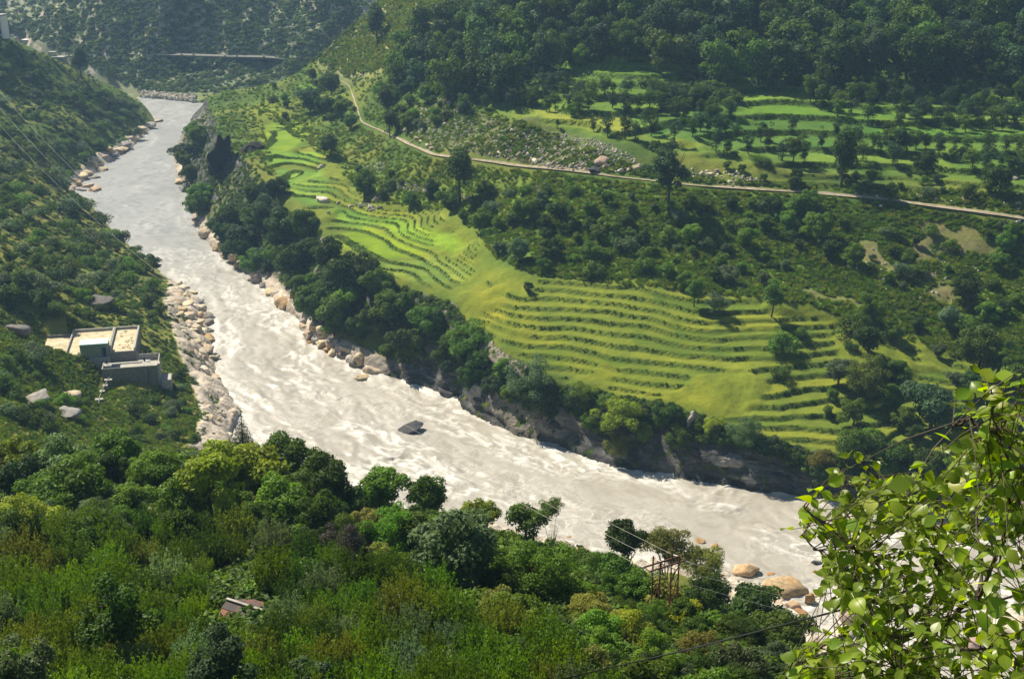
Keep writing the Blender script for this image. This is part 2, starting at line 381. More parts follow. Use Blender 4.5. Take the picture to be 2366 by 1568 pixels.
# dry bare earth right of the slope, grassy verge below the road
SOIL = np.zeros_like(XX)
for pp in [[(1830,665),(2000,690),(2080,700),(2180,695),(2150,712),(2000,705),(1860,690)], [(1950,560),(2100,540),(2366,560),(2250,600),(2050,620),(1980,600)], [(2040,610),(2130,625),(2200,640),(2150,655),(2060,640)],
           [(2120,505),(2366,515),(2366,560),(2120,545)], [(2150,660),(2260,668),(2200,700),(2130,690)]]:
    SOIL = np.maximum(SOIL, soft(XX, YY, wpoly(pp), 2)*sstep(-.35, .25, pn2+pn3*.6+.15))
w = SOIL[..., None]*.7; TINT = TINT*(1-w)+np.array((.20,.15,.09))*w
# slope tint helpers: terrace risers get rank-grass green, darkened to paint in their shade
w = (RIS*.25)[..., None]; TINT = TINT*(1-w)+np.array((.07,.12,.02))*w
paint([(-60,330),(60,330),(220,470),(330,590),(440,700),(430,830),(560,980),(520,1060),(-60,1060)], (.20,.20,.04), 4, .75, .45)
# pale grassy ridge, blue-green far wood, dry grass on the left bank
paint([(735,140),(800,80),(850,32),(880,0),(1080,0),(940,90),(900,160),(800,175)], (.42,.39,.21), 4, .9, .3)
paint([(40,80),(120,35),(180,-5),(205,-5),(140,45),(70,92)], (.30,.36,.10), 1, .9)
paint([(340,820),(430,830),(560,980),(520,1060),(300,1060),(200,920),(260,930)], (.19,.18,.05), 4, .7)
paint([(250,520),(330,600),(400,680),(400,760),(330,720),(200,560)], (.18,.19,.05), 4, .6)
ROCK = np.zeros_like(XX)
cl = (sstep(.9, 1.6, SLOPE)*sstep(12, 2, dRT+0*dRB)+np.clip(sstep(.8, 1.4, SLOPE)*(sstep(22, 6, dRB)), 0, 1))
ROCK = np.maximum(ROCK, np.clip(cl, 0, 1))
ROCK = np.maximum(ROCK, sstep(4.5, 1.5, HMAP)*sstep(9, 3, dRB)*(YY < 660))
def rockp(pp, amt=1, r=2):
    global ROCK
    ROCK = np.maximum(ROCK, soft(XX, YY, wpoly(pp), r)*amt)
rockp([(395,645),(465,690),(487,790),(500,860),(560,960),(545,1020),(440,1040),(470,960),(430,850),(400,760),(380,690)], 1, 1)
rockp([(165,445),(235,388),(300,345),(362,288),(340,290),(280,325),(200,375),(150,430)], .9, 1)
rockp([(2366,1190),(2366,1120),(2150,1110),(1950,1100),(1900,1060)], .5)
ROCK = np.maximum(ROCK, sstep(13, 9, dLB)*(YY < 225)*(XX > -20)*(HMAP > -.2))
SCREE = soft(XX, YY, wpoly([(930,250),(1050,240),(1180,285),(1400,325),(1480,370),(1500,400),(1300,392),(1120,360),(1010,345),(960,310)]), 2)
FARR = farm*sstep(.7, 1.3, SLOPE)*sstep(-.6, .2, pn+pn2*.6)
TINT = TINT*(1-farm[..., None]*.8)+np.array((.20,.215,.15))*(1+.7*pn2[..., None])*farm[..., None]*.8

# ---------------------------------------------------------------- terrain sheet
ys = [1.0]
while ys[-1] < 1235: ys.append(ys[-1]+max(.5, ys[-1]*(.0036 if ys[-1] < 200 else .0022 if ys[-1] < 640 else .0017 if ys[-1] < 850 else .006)))
ys = np.array(ys); us = np.linspace(-.66, .66, 760)
TY, TU = np.meshgrid(ys, us, indexing='ij'); TX = TU*(TY+14)
TX = np.clip(TX, GX0+1, GX1-1)
TZ = hgt(TX, TY); _zb = TZ.copy(); TZ, FRIS, FTONE = fine_terraces(TX, TY, TZ)
fs = bil(SLOPE, TX, TY); rk = bil(ROCK, TX, TY); twv = bil(TW, TX, TY)
grain = fbm(TX, TY, 2.2, 3, 41)
TZ = TZ+grain*(.28*(1-twv)+.05)*sstep(20, 60, TY)*np.clip(bil(dRoad, TX, TY)/4-.5, 0, 1)
# cliffs: push the face in and out, in slanting beds
gxx = bil(Zgx, TX, TY); gyy = bil(Zgy, TX, TY); gl = np.maximum(np.hypot(gxx, gyy), 1e-3)
bed = noise3(TX*.05, TY*.05, (TZ+.35*TX)*.55, 3)+.6*noise3(TX*.14, TY*.14, TZ*1.1+.3*TX, 8)+.35*noise3(TX*.4, TY*.4, TZ*.6, 9)
amp = rk*sstep(.5, 1.3, fs)*1.5
TX2 = TX-gxx/gl*bed*amp; TY2 = TY-gyy/gl*bed*amp
TZ = TZ+rk*(np.abs(noise3(TX*.22, TY*.22, TX*0, 4))*1.6+noise3(TX*.6, TY*.6, TX*0, 6)*.5)*(1-sstep(.8, 1.6, fs))*(TZ > .1)
TV = np.stack([TX2, TY2, TZ], -1).reshape(-1, 3)
nr, nc = TX.shape; ii = np.arange(nr*nc).reshape(nr, nc)
TF = np.stack([ii[:-1, :-1], ii[:-1, 1:], ii[1:, 1:], ii[1:, :-1]], -1).reshape(-1, 4)
# ground material
mg = mat('ground', rough=.95, spec=.15); g = NT(mg)
tint = g.attr('tint').outputs['Color']; rk_ = g.attr('rock').outputs['Fac']; sc_ = g.attr('scree').outputs['Fac']; wet = g.attr('wet').outputs['Fac']
nA = g.noise(.9, 6, .7); nB = g.noise(.12, 5, .6); nC = g.noise(5, 3, .7)
c = g.mix(g.ramp(nA, [(.3, 0.0), (.7, 1.0)]), tint, (.3,.3,.3), 'MULTIPLY')
c = g.mix(.55, tint, c)
c = g.mix(g.ramp(nC, [(.42, 0.0), (.62, .5)]), c, g.mix(1.0, tint, (1.35,1.3,1.2), 'MULTIPLY'))
# stone
gp = g.geo(); st = g.scale(gp, (.10, .10, .55)); mp = g.n['Mapping'] if 'Mapping' in g.n else None
strata = g.noise(1.6, 8, .62, st, 1.2); fine = g.noise(.8, 8, .7)
warm = g.noise(.035, 2, .5)
stone = g.ramp(strata, [(.3, (.028,.03,.034)), (.45, (.06,.062,.066)), (.58, (.13,.128,.12)), (.72, (.30,.285,.25))])
stone = g.mix(g.ramp(warm, [(.52, 0.0), (.64, .5)]), stone, g.ramp(fine, [(.3, (.28,.20,.12)), (.6, (.52,.46,.38))]))
pale = g.attr('pale').outputs['Fac']
stone = g.mix(pale, stone, g.ramp(fine, [(.28, (.22,.16,.10)), (.45, (.50,.42,.32)), (.62, (.66,.60,.52))]))
moss = g.ramp(g.noise(.45, 5, .65), [(.50, 0.0), (.60, 1.0)])
rm = g.math('MULTIPLY', rk_, g.math('SUBTRACT', 1.0, g.math('MULTIPLY', moss, g.math('SUBTRACT', .75, pale, True))), True)
rmask = g.ramp(rm, [(.25, 0.0), (.5, 1.0)])
c = g.mix(rmask, c, stone)
vor = g.add('ShaderNodeTexVoronoi'); vor.inputs['Scale'].default_value = .8; g.l.new(gp, vor.inputs['Vector'])
peb = g.ramp(vor.outputs['Distance'], [(.16, 1.0), (.34, 0.0)]); pc = g.mix(g.noise(.5, 2), (.16,.14,.11), (.42,.40,.36))
c = g.mix(g.math('MULTIPLY', sc_, g.math('MULTIPLY', peb, .45)), g.mix(g.math('MULTIPLY', sc_, .35), c, (.10,.10,.06)), pc)
c = g.mix(wet, c, g.mix(1.0, c, (.33,.34,.37), 'MULTIPLY'))
g.l.new(c, g.p.inputs['Base Color'])
hb = g.math('ADD', g.math('MULTIPLY', nA, .5), g.math('MULTIPLY', g.math('ADD', strata, fine), rmask))
g.bump(hb, .9, .6)
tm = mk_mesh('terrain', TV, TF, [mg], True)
tt = np.stack([bil(TINT[..., k], TX, TY) for k in range(3)], -1).reshape(-1, 3)
tt = tt*(1+.12*bil(pn3, TX, TY).reshape(-1, 1)*np.array((1.5, .6, .6))+.34*FTONE.reshape(-1, 1)*np.array((1.3, .8, .6))); _r = FRIS.reshape(-1, 1)*.92; tt = tt*(1-_r)+np.array((.050,.090,.012))*_r*(1+.5*grain.reshape(-1, 1)); cattr(tm, 'tint', np.clip(tt, 0, 1)); fattr(tm, 'rock', np.clip(np.maximum(rk, bil(FARR, TX, TY)*.9), 0, 1)); fattr(tm, 'scree', bil(SCREE, TX, TY))  # riser colour: rank grass with the shade of the step faces painted in
wetv = sstep(2.2, .3, TZ)*sstep(.6, 1.2, fs+.4)*(bil(dRB, TX, TY) < 16)*.9; fattr(tm, 'wet', wetv)
side = (bil(dLB, TX, TY) < bil(dRB, TX, TY)).astype(float)
px_, py_ = proj(TX, TY, TZ)
palev = np.maximum(side*sstep(30, 5, bil(dLB, TX, TY)), sstep(300, 320, TY)*(1-side)*sstep(5, 2.5, TZ)*sstep(620, 560, TY))
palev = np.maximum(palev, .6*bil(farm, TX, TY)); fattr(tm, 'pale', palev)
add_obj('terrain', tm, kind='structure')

# road on the shelf
rp = np.array([(p[0], p[1]) for p in ROAD]); 
def resample(pl, step):
    out = [pl[0]]
    for a, b in zip(pl, pl[1:]):
        L = np.hypot(*(b-a)[:2]); n = max(1, int(L/step))
        for k in range(1, n+1): out.append(a+(b-a)*k/n)
    return np.array(out)
rs = resample(rp, 1.5)
for _ in range(6): rs[1:-1] = (rs[:-2]+rs[1:-1]*2+rs[2:])/4
tg = np.gradient(rs, axis=0); tg /= np.maximum(np.hypot(tg[:,0], tg[:,1]), 1e-6)[:, None]; nm = np.stack([-tg[:,1], tg[:,0]], 1)
wd = .68+.3*noise2(np.arange(len(rs))*.13, np.arange(len(rs))*0., 2); wd = wd*np.linspace(1.25, .24, len(rs))
cols = np.linspace(-1, 1, 7); RV = []
for k in cols:
    q = rs+nm*(wd*k*(1+.15*noise2(np.arange(len(rs))*.4, np.full(len(rs), k), 8)))[:, None]
    RV.append(q)
RV = np.array(RV); rz = hgt(RV[...,0], RV[...,1]); cz = hgt(rs[:,0], rs[:,1]); cz = np.convolve(np.pad(cz, 3, mode='edge'), np.ones(7)/7, 'valid')
rz = np.maximum(rz, cz[None])+.09; RV3 = np.concatenate([RV, rz[..., None]], -1)
k_, n_ = rz.shape; ri = np.arange(k_*n_).reshape(k_, n_)
RF = np.stack([ri[:-1, :-1], ri[:-1, 1:], ri[1:, 1:], ri[1:, :-1]], -1).reshape(-1, 4)
mr = mat('dirt_road', rough=.95, spec=.1); r_ = NT(mr)
r_.l.new(r_.ramp(r_.noise(.6, 6, .7), [(.3, (.15,.15,.06)), (.45, (.29,.245,.165)), (.7, (.40,.35,.26))]), r_.p.inputs['Base Color'])
add_obj('dirt_road', mk_mesh('dirt_road', RV3.reshape(-1, 3), RF[:, ::-1], [mr], True), kind='structure')

# river
ry = [140.0]
while ry[-1] < 800: ry.append(ry[-1]+max(.42, ry[-1]*.0017))
ry = np.array(ry); ru = np.linspace(-.62, .5, 620)
WY, WU = np.meshgrid(ry, ru, indexing='ij'); WX = WU*(WY+14)
CEN = [((a[0]+b[0])/2, (a[1]+b[1])/2) for a, b in [(pz(700,1200,0), pz(2500,1400,0))]]
CL = [pz(x, y, 0) for x, y in [(2700,1420),(2100,1330),(1700,1220),(1300,1130),(1000,1020),(760,930),(620,830),(560,720),(440,600),(350,520),(330,440),(390,330),(400,270),(385,240)]]
dC, sC, oC = segdist(WX, WY, CL)
warpn = fbm(WX, WY, 18, 3, 61)*5
u_ = sC/5.5+warpn*.25; v_ = (oC+warpn)/2.2
w1 = noise2(u_, v_, 71)+.55*noise2(u_*2.3+3, v_*2.1, 72)+.35*noise2(u_*4.7, v_*4.3, 73)+.2*noise2(u_*9, v_*8, 74)
rough_ = .35+.65*sstep(430, 300, WY)*sstep(150, 190, WY)
WZ = .12+w1*.34*rough_*(.35+.65*sstep(-.3, .35, noise2(u_*.3+9, v_*.25, 84)))
hh = hgt(WX, WY); keep = hh < 1.6
rid = 1-np.abs(noise2(u_*1.3, v_*1.6, 81)+.5*noise2(u_*3.1, v_*3.3, 82))
foam = sstep(.6, .98, rid)*sstep(-.05, .45, noise2(u_*.33, v_*.3, 83))*(.35+.65*rough_)
bankf = sstep(7, 1, np.minimum(bil(dRB, WX, WY), bil(dLB, WX, WY)))*.5
foam = np.clip(foam+bankf*sstep(-.2, .5, w1)*(WY < 420), 0, 1)
WZ += foam*.22
kf = keep[:-1, :-1] | keep[1:, 1:] | keep[1:, :-1] | keep[:-1, 1:]
wi = np.arange(WX.size).reshape(WX.shape)
WF = np.stack([wi[:-1, :-1], wi[:-1, 1:], wi[1:, 1:], wi[1:, :-1]], -1)[kf]
used = np.zeros(WX.size, bool); used[WF.ravel()] = True; rem = np.cumsum(used)-1
WV = np.stack([WX, WY, WZ], -1).reshape(-1, 3)[used]
mw = mat('river_water', rough=.35, spec=.5); q = NT(mw)
uvx = q.attr('flow').outputs['Color']; fo_ = q.attr('foam').outputs['Fac']; far_a = q.attr('far').outputs['Fac']
s1 = q.noise(1.0, 8, .68, q.scale(uvx, (.55, .55, 1)), 1.6); s2 = q.noise(1.0, 6, .7, q.scale(uvx, (1.6, 2.0, 1)), 2.2)
vn = q.noise(1.0, 3, .5, q.scale(uvx, (.12, .15, 1)))
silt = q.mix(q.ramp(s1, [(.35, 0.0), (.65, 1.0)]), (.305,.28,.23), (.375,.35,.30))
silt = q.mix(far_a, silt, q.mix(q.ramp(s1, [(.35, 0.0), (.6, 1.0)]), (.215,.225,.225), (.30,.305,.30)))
lines = q.ramp(q.math('ABSOLUTE', q.math('SUBTRACT', s1, .5)), [(.0, 1.0), (.035, 0.0)])
l2 = q.ramp(q.math('ABSOLUTE', q.math('SUBTRACT', s2, .5)), [(.0, 1.0), (.05, 0.0)])
fm = q.math('ADD', q.math('MULTIPLY', fo_, q.ramp(s2, [(.32, .35), (.55, 1.0)])), q.math('MULTIPLY', q.math('ADD', q.math('MULTIPLY', lines, .45), q.math('MULTIPLY', l2, .22)), q.ramp(vn, [(.4, .1), (.6, 1.0)])), True)
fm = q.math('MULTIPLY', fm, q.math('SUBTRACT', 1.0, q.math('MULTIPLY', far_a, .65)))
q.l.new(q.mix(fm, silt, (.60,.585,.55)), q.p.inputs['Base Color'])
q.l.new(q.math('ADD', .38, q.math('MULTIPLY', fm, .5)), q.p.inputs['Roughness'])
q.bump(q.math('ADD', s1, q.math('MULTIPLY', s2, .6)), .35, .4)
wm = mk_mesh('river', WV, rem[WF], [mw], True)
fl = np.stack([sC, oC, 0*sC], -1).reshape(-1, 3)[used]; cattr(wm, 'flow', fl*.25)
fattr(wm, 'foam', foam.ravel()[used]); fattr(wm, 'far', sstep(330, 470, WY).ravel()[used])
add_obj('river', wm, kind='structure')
# ---------------------------------------------------------------- plant library
def foliage_mat(name, gloss=.12, trans=.33, fixed=None):
    m = bpy.data.materials.new(name); m.use_nodes = True; n = m.node_tree.nodes; l = m.node_tree.links
    p = n['Principled BSDF']; out = n['Material Output']
    oi = n.new('ShaderNodeObjectInfo'); at = n.new('ShaderNodeAttribute'); at.attribute_name = 'v'
    hsv = n.new('ShaderNodeHueSaturation')
    if fixed: hsv.inputs['Color'].default_value = (*fixed, 1)
    else: l.new(oi.outputs['Color'], hsv.inputs['Color'])
    mr_ = n.new('ShaderNodeMapRange'); mr_.inputs[3].default_value = .55; mr_.inputs[4].default_value = 1.5; l.new(at.outputs['Fac'], mr_.inputs[0])
    m2 = n.new('ShaderNodeMapRange'); m2.inputs[3].default_value = .75; m2.inputs[4].default_value = 1.3; l.new(oi.outputs['Random'], m2.inputs[0])
    mm = n.new('ShaderNodeMath'); mm.operation = 'MULTIPLY'; l.new(mr_.outputs[0], mm.inputs[0]); l.new(m2.outputs[0], mm.inputs[1]); l.new(mm.outputs[0], hsv.inputs['Value'])
    m3 = n.new('ShaderNodeMapRange'); m3.inputs[3].default_value = .492; m3.inputs[4].default_value = .512; l.new(oi.outputs['Random'], m3.inputs[0]); l.new(m3.outputs[0], hsv.inputs['Hue'])
    l.new(hsv.outputs[0], p.inputs['Base Color']); p.inputs['Roughness'].default_value = .5; p.inputs['Specular IOR Level'].default_value = gloss
    tr = n.new('ShaderNodeBsdfTranslucent'); h2 = n.new('ShaderNodeHueSaturation'); h2.inputs['Value'].default_value = 1.5; h2.inputs['Hue'].default_value = .493; h2.inputs['Saturation'].default_value = 1.1
    l.new(hsv.outputs[0], h2.inputs['Color']); l.new(h2.outputs[0], tr.inputs['Color'])
    mx = n.new('ShaderNodeMixShader'); mx.inputs[0].default_value = trans; l.new(p.outputs[0], mx.inputs[1]); l.new(tr.outputs[0], mx.inputs[2]); l.new(mx.outputs[0], out.inputs['Surface'])
    return m
M_leaf = foliage_mat('foliage')
M_bark = mat('bark', (.09,.07,.05), .9, .1); b_ = NT(M_bark); b_.l.new(b_.ramp(b_.noise(4, 5, .7), [(.3, (.04,.032,.025)), (.7, (.15,.12,.09))]), b_.p.inputs['Base Color'])
def leaves_at(C, N, ln, wd, r):
    """rhombic leaves at C with normals N"""
    n = len(C); N = N/np.maximum(np.linalg.norm(N, axis=1, keepdims=True), 1e-6)
    t = r.normal(size=(n, 3)); t -= (t*N).sum(1, keepdims=True)*N; t /= np.maximum(np.linalg.norm(t, axis=1, keepdims=True), 1e-6)
    b = np.cross(N, t); L = (ln*r.uniform(.65, 1.3, n))[:, None]; W = (wd*r.uniform(.65, 1.3, n))[:, None]
    V = np.stack([C-t*L*.5, C+b*W*.5-N*L*.08, C+t*L*.5, C-b*W*.5-N*L*.08], 1).reshape(-1, 3)
    return V, np.arange(4*n).reshape(n, 4)
def crown(seed, n=5000, ln=.1, wd=.065, squash=.9, clumps=28, shape='round', cr=.36, inner=.25):
    r = np.random.default_rng(seed); C = []
    if shape == 'cone':
        k = clumps; h = np.linspace(-1.2, 1.5, k); rad = np.clip((1.6-h)/2.8, .03, 1)**.9*.95; a = np.arange(k)*2.4
        cc = np.stack([np.cos(a)*rad*.55, np.sin(a)*rad*.55, h], 1); rr = np.maximum(rad*.55, .1)
    else:
        cc = []; 
        lob = r.normal(size=(5, 3)); lob /= np.linalg.norm(lob, axis=1, keepdims=True)
        while len(cc) < clumps:
            p = r.normal(size=3); p /= np.linalg.norm(p); p *= r.uniform(.35, .80)*(.78+.42*max(0, float((lob@p).max()))**2*1.2)
            if shape == 'round' and p[2] < 0: p[2] *= 1.25
            if shape == 'dome' and p[2] < -.25: p[2] = -p[2]*.4
            if shape == 'tall': p = p*np.array((.68, .68, 1.35))
            if shape == 'vase': p = np.array((p[0], p[1], p[2]*1.1)); s_ = .45+.55*(p[2]+1)/2; p[:2] *= s_
            cc.append(p)
        cc = np.array(cc); cc[:, 2] *= squash; rr = r.uniform(.65, 1.25, clumps)*cr
    idx = r.choice(len(cc), n, p=rr**2/(rr**2).sum())
    d = r.normal(size=(n, 3)); d /= np.linalg.norm(d, axis=1, keepdims=True); d[:, 2] = np.where(r.random(n) < .6, np.abs(d[:, 2]), d[:, 2])
    rad = (1-inner*r.random(n)**2)+.12*r.normal(size=n)
    P_ = cc[idx]+d*(rr[idx]*rad)[:, None]*np.array((1, 1, .8))
    N = d*1.0+r.normal(size=(n, 3))*.55+np.array((0, 0, .35)); V, F = leaves_at(P_, N, ln, wd, r)
    cv = r.random(len(cc)); v = np.clip(.45*cv[idx]+.35*r.random(n)+.15, 0, 1)
    return V, F, np.repeat(v, 4)
def shoots(seed, ns=90, per=40, ln=.10, wd=.048, spread=.92, h0=(.7, 1.6)):
    r = np.random.default_rng(seed); Ps = []; Ns = []; vv = []
    for i in range(ns):
        a = r.uniform(0, 6.28); rad = math.sqrt(r.random())*spread*.8; hh = r.uniform(*h0)*(1-.35*rad)
        b0 = np.array((math.cos(a)*rad*.75, math.sin(a)*rad*.75, -.45+.35*r.random())); lean = np.array((math.cos(a), math.sin(a), 0))*rad*.35+r.normal(size=3)*.06; tip = b0+np.array((0, 0, hh))+lean
        t = r.random(per); c = b0+(tip-b0)*t[:, None]+r.normal(size=(per, 3))*.035
        c[:, 2] = c[:, 2]; Ps.append(c); nn = r.normal(size=(per, 3)); nn[:, 2] *= .4; Ns.append(nn); vv.append(np.clip(r.random()*.35+r.random(per)*.25+t*.45-.1, 0, 1))
    C = np.concatenate(Ps); N = np.concatenate(Ns); n = len(C); N /= np.linalg.norm(N, axis=1, keepdims=True)
    t = np.array((0, 0, 1.0))+r.normal(size=(n, 3))*.35; t -= (t*N).sum(1, keepdims=True)*N; t /= np.linalg.norm(t, axis=1, keepdims=True); b = np.cross(N, t)
    V = np.stack([C-t*ln*.5, C+b*wd*.5, C+t*ln*.6, C-b*wd*.5], 1).reshape(-1, 3)
    return V, np.arange(4*n).reshape(n, 4), np.repeat(np.concatenate(vv), 4)
def tube(path, radii, k=6):
    V = []; F = []; path = [Vector(p) for p in path]
    for i, p in enumerate(path):
        d = (path[min(i+1, len(path)-1)]-path[max(i-1, 0)]).normalized(); u = d.orthogonal().normalized(); w = d.cross(u)
        for j in range(k):
            a = 2*math.pi*j/k; V.append(tuple(p+(u*math.cos(a)+w*math.sin(a))*radii[i]))
    for i in range(len(path)-1):
        for j in range(k): F.append((i*k+j, i*k+(j+1) % k, (i+1)*k+(j+1) % k, (i+1)*k+j))
    return np.array(V), np.array(F)
def join(parts):
    V = []; F = []; o = 0
    for v, f in parts: V.append(v); F.append(np.asarray(f)+o); o += len(v)
    return np.concatenate(V), np.concatenate(F)
def limbs(seed, base, cz, reach=.7, n=6, r0=.07, up=.35):
    """tapered trunk from base to crown centre height cz, with limbs into the crown"""
    r = random.Random(seed); parts = []; fork = cz-reach*.75
    if fork < base+.2: fork = base+(cz-base)*.4
    bend = (r.uniform(-.12, .12), r.uniform(-.12, .12))
    parts.append(tube([(0, 0, base), (bend[0]*.5, bend[1]*.5, (base+fork)/2), (bend[0], bend[1], fork)], [r0*1.25, r0, r0*.8], 7))
    for i in range(n):
        a = i*2*math.pi/n+r.uniform(-.4, .4); q = reach*r.uniform(.55, 1); e = (bend[0]+math.cos(a)*q, bend[1]+math.sin(a)*q, cz+reach*r.uniform(-.1, .7))
        m_ = (bend[0]+(e[0]-bend[0])*.4+r.uniform(-.06, .06), bend[1]+(e[1]-bend[1])*.4, fork+(e[2]-fork)*.55)
        parts.append(tube([(bend[0], bend[1], fork-.04), m_, e], [r0*.6, r0*.38, r0*.12], 5))
        e2 = (m_[0]+r.uniform(-.35, .35), m_[1]+r.uniform(-.35, .35), m_[2]+r.uniform(.2, .45)); parts.append(tube([m_, e2], [r0*.28, r0*.08], 4))
    return join(parts)
def crown_mesh(name, VFv):
    V, F, v = VFv; me = mk_mesh(name, V, F, [M_leaf]); fattr(me, 'v', v); return me
def whole_mesh(name, VFv, tr):
    V, F, v = VFv; V2, F2 = join([(V, F), tr]); me = mk_mesh(name, V2, F2, [M_leaf, M_bark], mi=[0]*len(F)+[1]*len(tr[1]))
    fattr(me, 'v', list(v)+[.5]*len(tr[0])); return me
# templates: crown of radius about 1 centred on the origin, foot of the trunk at z = -base
LIB = {}
def lib(kind, base, crowns, trunks=None, whole=False):
    LIB[kind] = dict(base=base, crowns=crowns, trunks=trunks, whole=whole)
NB = 6000
lib('broad', 1.18, [crown_mesh('crown', crown(100+i, NB, .12, .08, .85, 24+3*i, cr=.31)) for i in range(5)], [mk_mesh('trunk', *limbs(i, -1.25, 0, .75, 6, .06), [M_bark], True) for i in range(3)])
lib('airy', 1.8, [crown_mesh('crown', crown(130+i, 3600, .13, .07, .8, 34, cr=.25)) for i in range(2)], [mk_mesh('trunk', *limbs(10+i, -1.8, 0, .85, 8, .055), [M_bark], True) for i in range(2)])
lib('fine', 1.12, [crown_mesh('crown', crown(140+i, 7000, .085, .045, .8, 36, cr=.26)) for i in range(3)], [mk_mesh('trunk', *limbs(20+i, -1.2, 0, .8, 7, .05), [M_bark], True) for i in range(2)])
lib('tall', 1.75, [crown_mesh('crown', crown(150+i, 4500, .12, .075, 1, 30, 'tall', .34)) for i in range(3)], [mk_mesh('trunk', *limbs(30+i, -2.0, 0, .7, 6, .06), [M_bark], True) for i in range(2)])
lib('shoot', .9, [crown_mesh('crown', shoots(160+i)) for i in range(4)], [mk_mesh('trunk', *limbs(40+i, -.9, -.2, .6, 7, .06), [M_bark], True) for i in range(2)])
lib('conifer', 1.6, [crown_mesh('crown', crown(170, 5000, .12, .03, 1, 40, 'cone'))], [mk_mesh('trunk', *tube([(0,0,-1.6),(0,0,0),(0,0,1.4)], [.09,.06,.01]), [M_bark], True)])
lib('shrub', .45, [crown_mesh('shrub', crown(180+i, 1500, .16, .10, .8, 16, 'dome', .42)) for i in range(5)], whole=True)
def trunk0(s, base, r0=.07): return limbs(s, -base, 0, .6, 4, r0)
lib('far', 1.05, [whole_mesh('tree', crown(190+i, 1700, .17, .11, .95, 20, ['round','tall','round','vase'][i % 4], .36), trunk0(50+i, 1.15)) for i in range(6)], whole=True)
lib('vase', 1.2, [whole_mesh('tree', crown(200+i, 1500, .15, .07, 1.1, 24, 'vase', .30), limbs(60+i, -1.25, .2, .8, 8, .05)) for i in range(3)], whole=True)
TONES = {'deep green': (.042,.080,.010), 'mid green': (.075,.132,.014), 'fresh green': (.105,.185,.018), 'yellow-green': (.19,.245,.020), 'olive': (.165,.175,.035), 'grey-green': (.100,.15,.060), 'blue-green': (.046,.088,.030), 'olive green': (.115,.15,.020), 'brown-grey': (.085,.08,.055), 'bright yellow-green': (.27,.32,.018)}
NAMES = {}
def plant(kind, name, X, Y, Z, Rm, tone, label, cat, group, seed, base=None, col=None, sq=1.0):
    L = LIB[kind]; r = random.Random(seed); rot = (r.uniform(-.06, .06), r.uniform(-.06, .06), r.uniform(0, 6.28)); b = L['base'] if base is None else base
    c = col or TONES[tone]; j = r.uniform(.85, 1.18); c = (c[0]*j*r.uniform(.9, 1.12), c[1]*j, c[2]*j*r.uniform(.85, 1.15), 1)
    if L['whole']:
        o = add_obj(name, r.choice(L['crowns']), None, label, cat, group, loc=(X, Y, Z+b*Rm*sq), rot=rot, scale=(Rm, Rm, Rm*sq)); o.color = c; return o
    e = add_obj(name, None, None, label, cat, group, loc=(X, Y, Z), rot=(0, 0, rot[2])); e.empty_display_size = .5
    s = (Rm, Rm, Rm*sq)
    o = add_obj('crown', r.choice(L['crowns']), e, loc=(0, 0, b*Rm*sq), scale=s); o.color = c
    add_obj('trunk', r.choice(L['trunks']), e, loc=(0, 0, b*Rm*sq-max(0, b/L['base']-1)*.8*Rm), scale=(s[0], s[1], s[2]*b/L['base'])); return e
def finish_labels(rec):
    by = {}
    for o, x, y in rec: by.setdefault(o['label'], []).append((x, y, o))
    words = ['leftmost', 'second from left', 'third from left', 'fourth from left', 'fifth from left', 'sixth from left', 'seventh from left', 'eighth from left', 'ninth from left']
    for lab, L in by.items():
        if len(L) == 1: continue
        L.sort(key=lambda t: t[0])
        if len(L) > 9: continue
        for i, (x, y, o) in enumerate(L):
            w_ = 'rightmost' if i == len(L)-1 else words[i]
            o['label'] = lab+', '+w_
def where3(x, y, poly, r, r0):
    xs = [p[0] for p in poly]; ys_ = [p[1] for p in poly]; u = (max(x, 0)-max(min(xs), 0))/(min(max(xs), 2366)-max(min(xs), 0)); v = (y-min(ys_))/(max(ys_)-min(ys_))
    h_ = 'left' if u < .33 else 'centre' if u < .67 else 'right'; k = 'upper' if v < .36 else 'mid' if v < .66 else 'lower'
    return ('small ' if r < r0*.85 else 'large ' if r > r0*1.12 else ''), f'{k} {h_}'
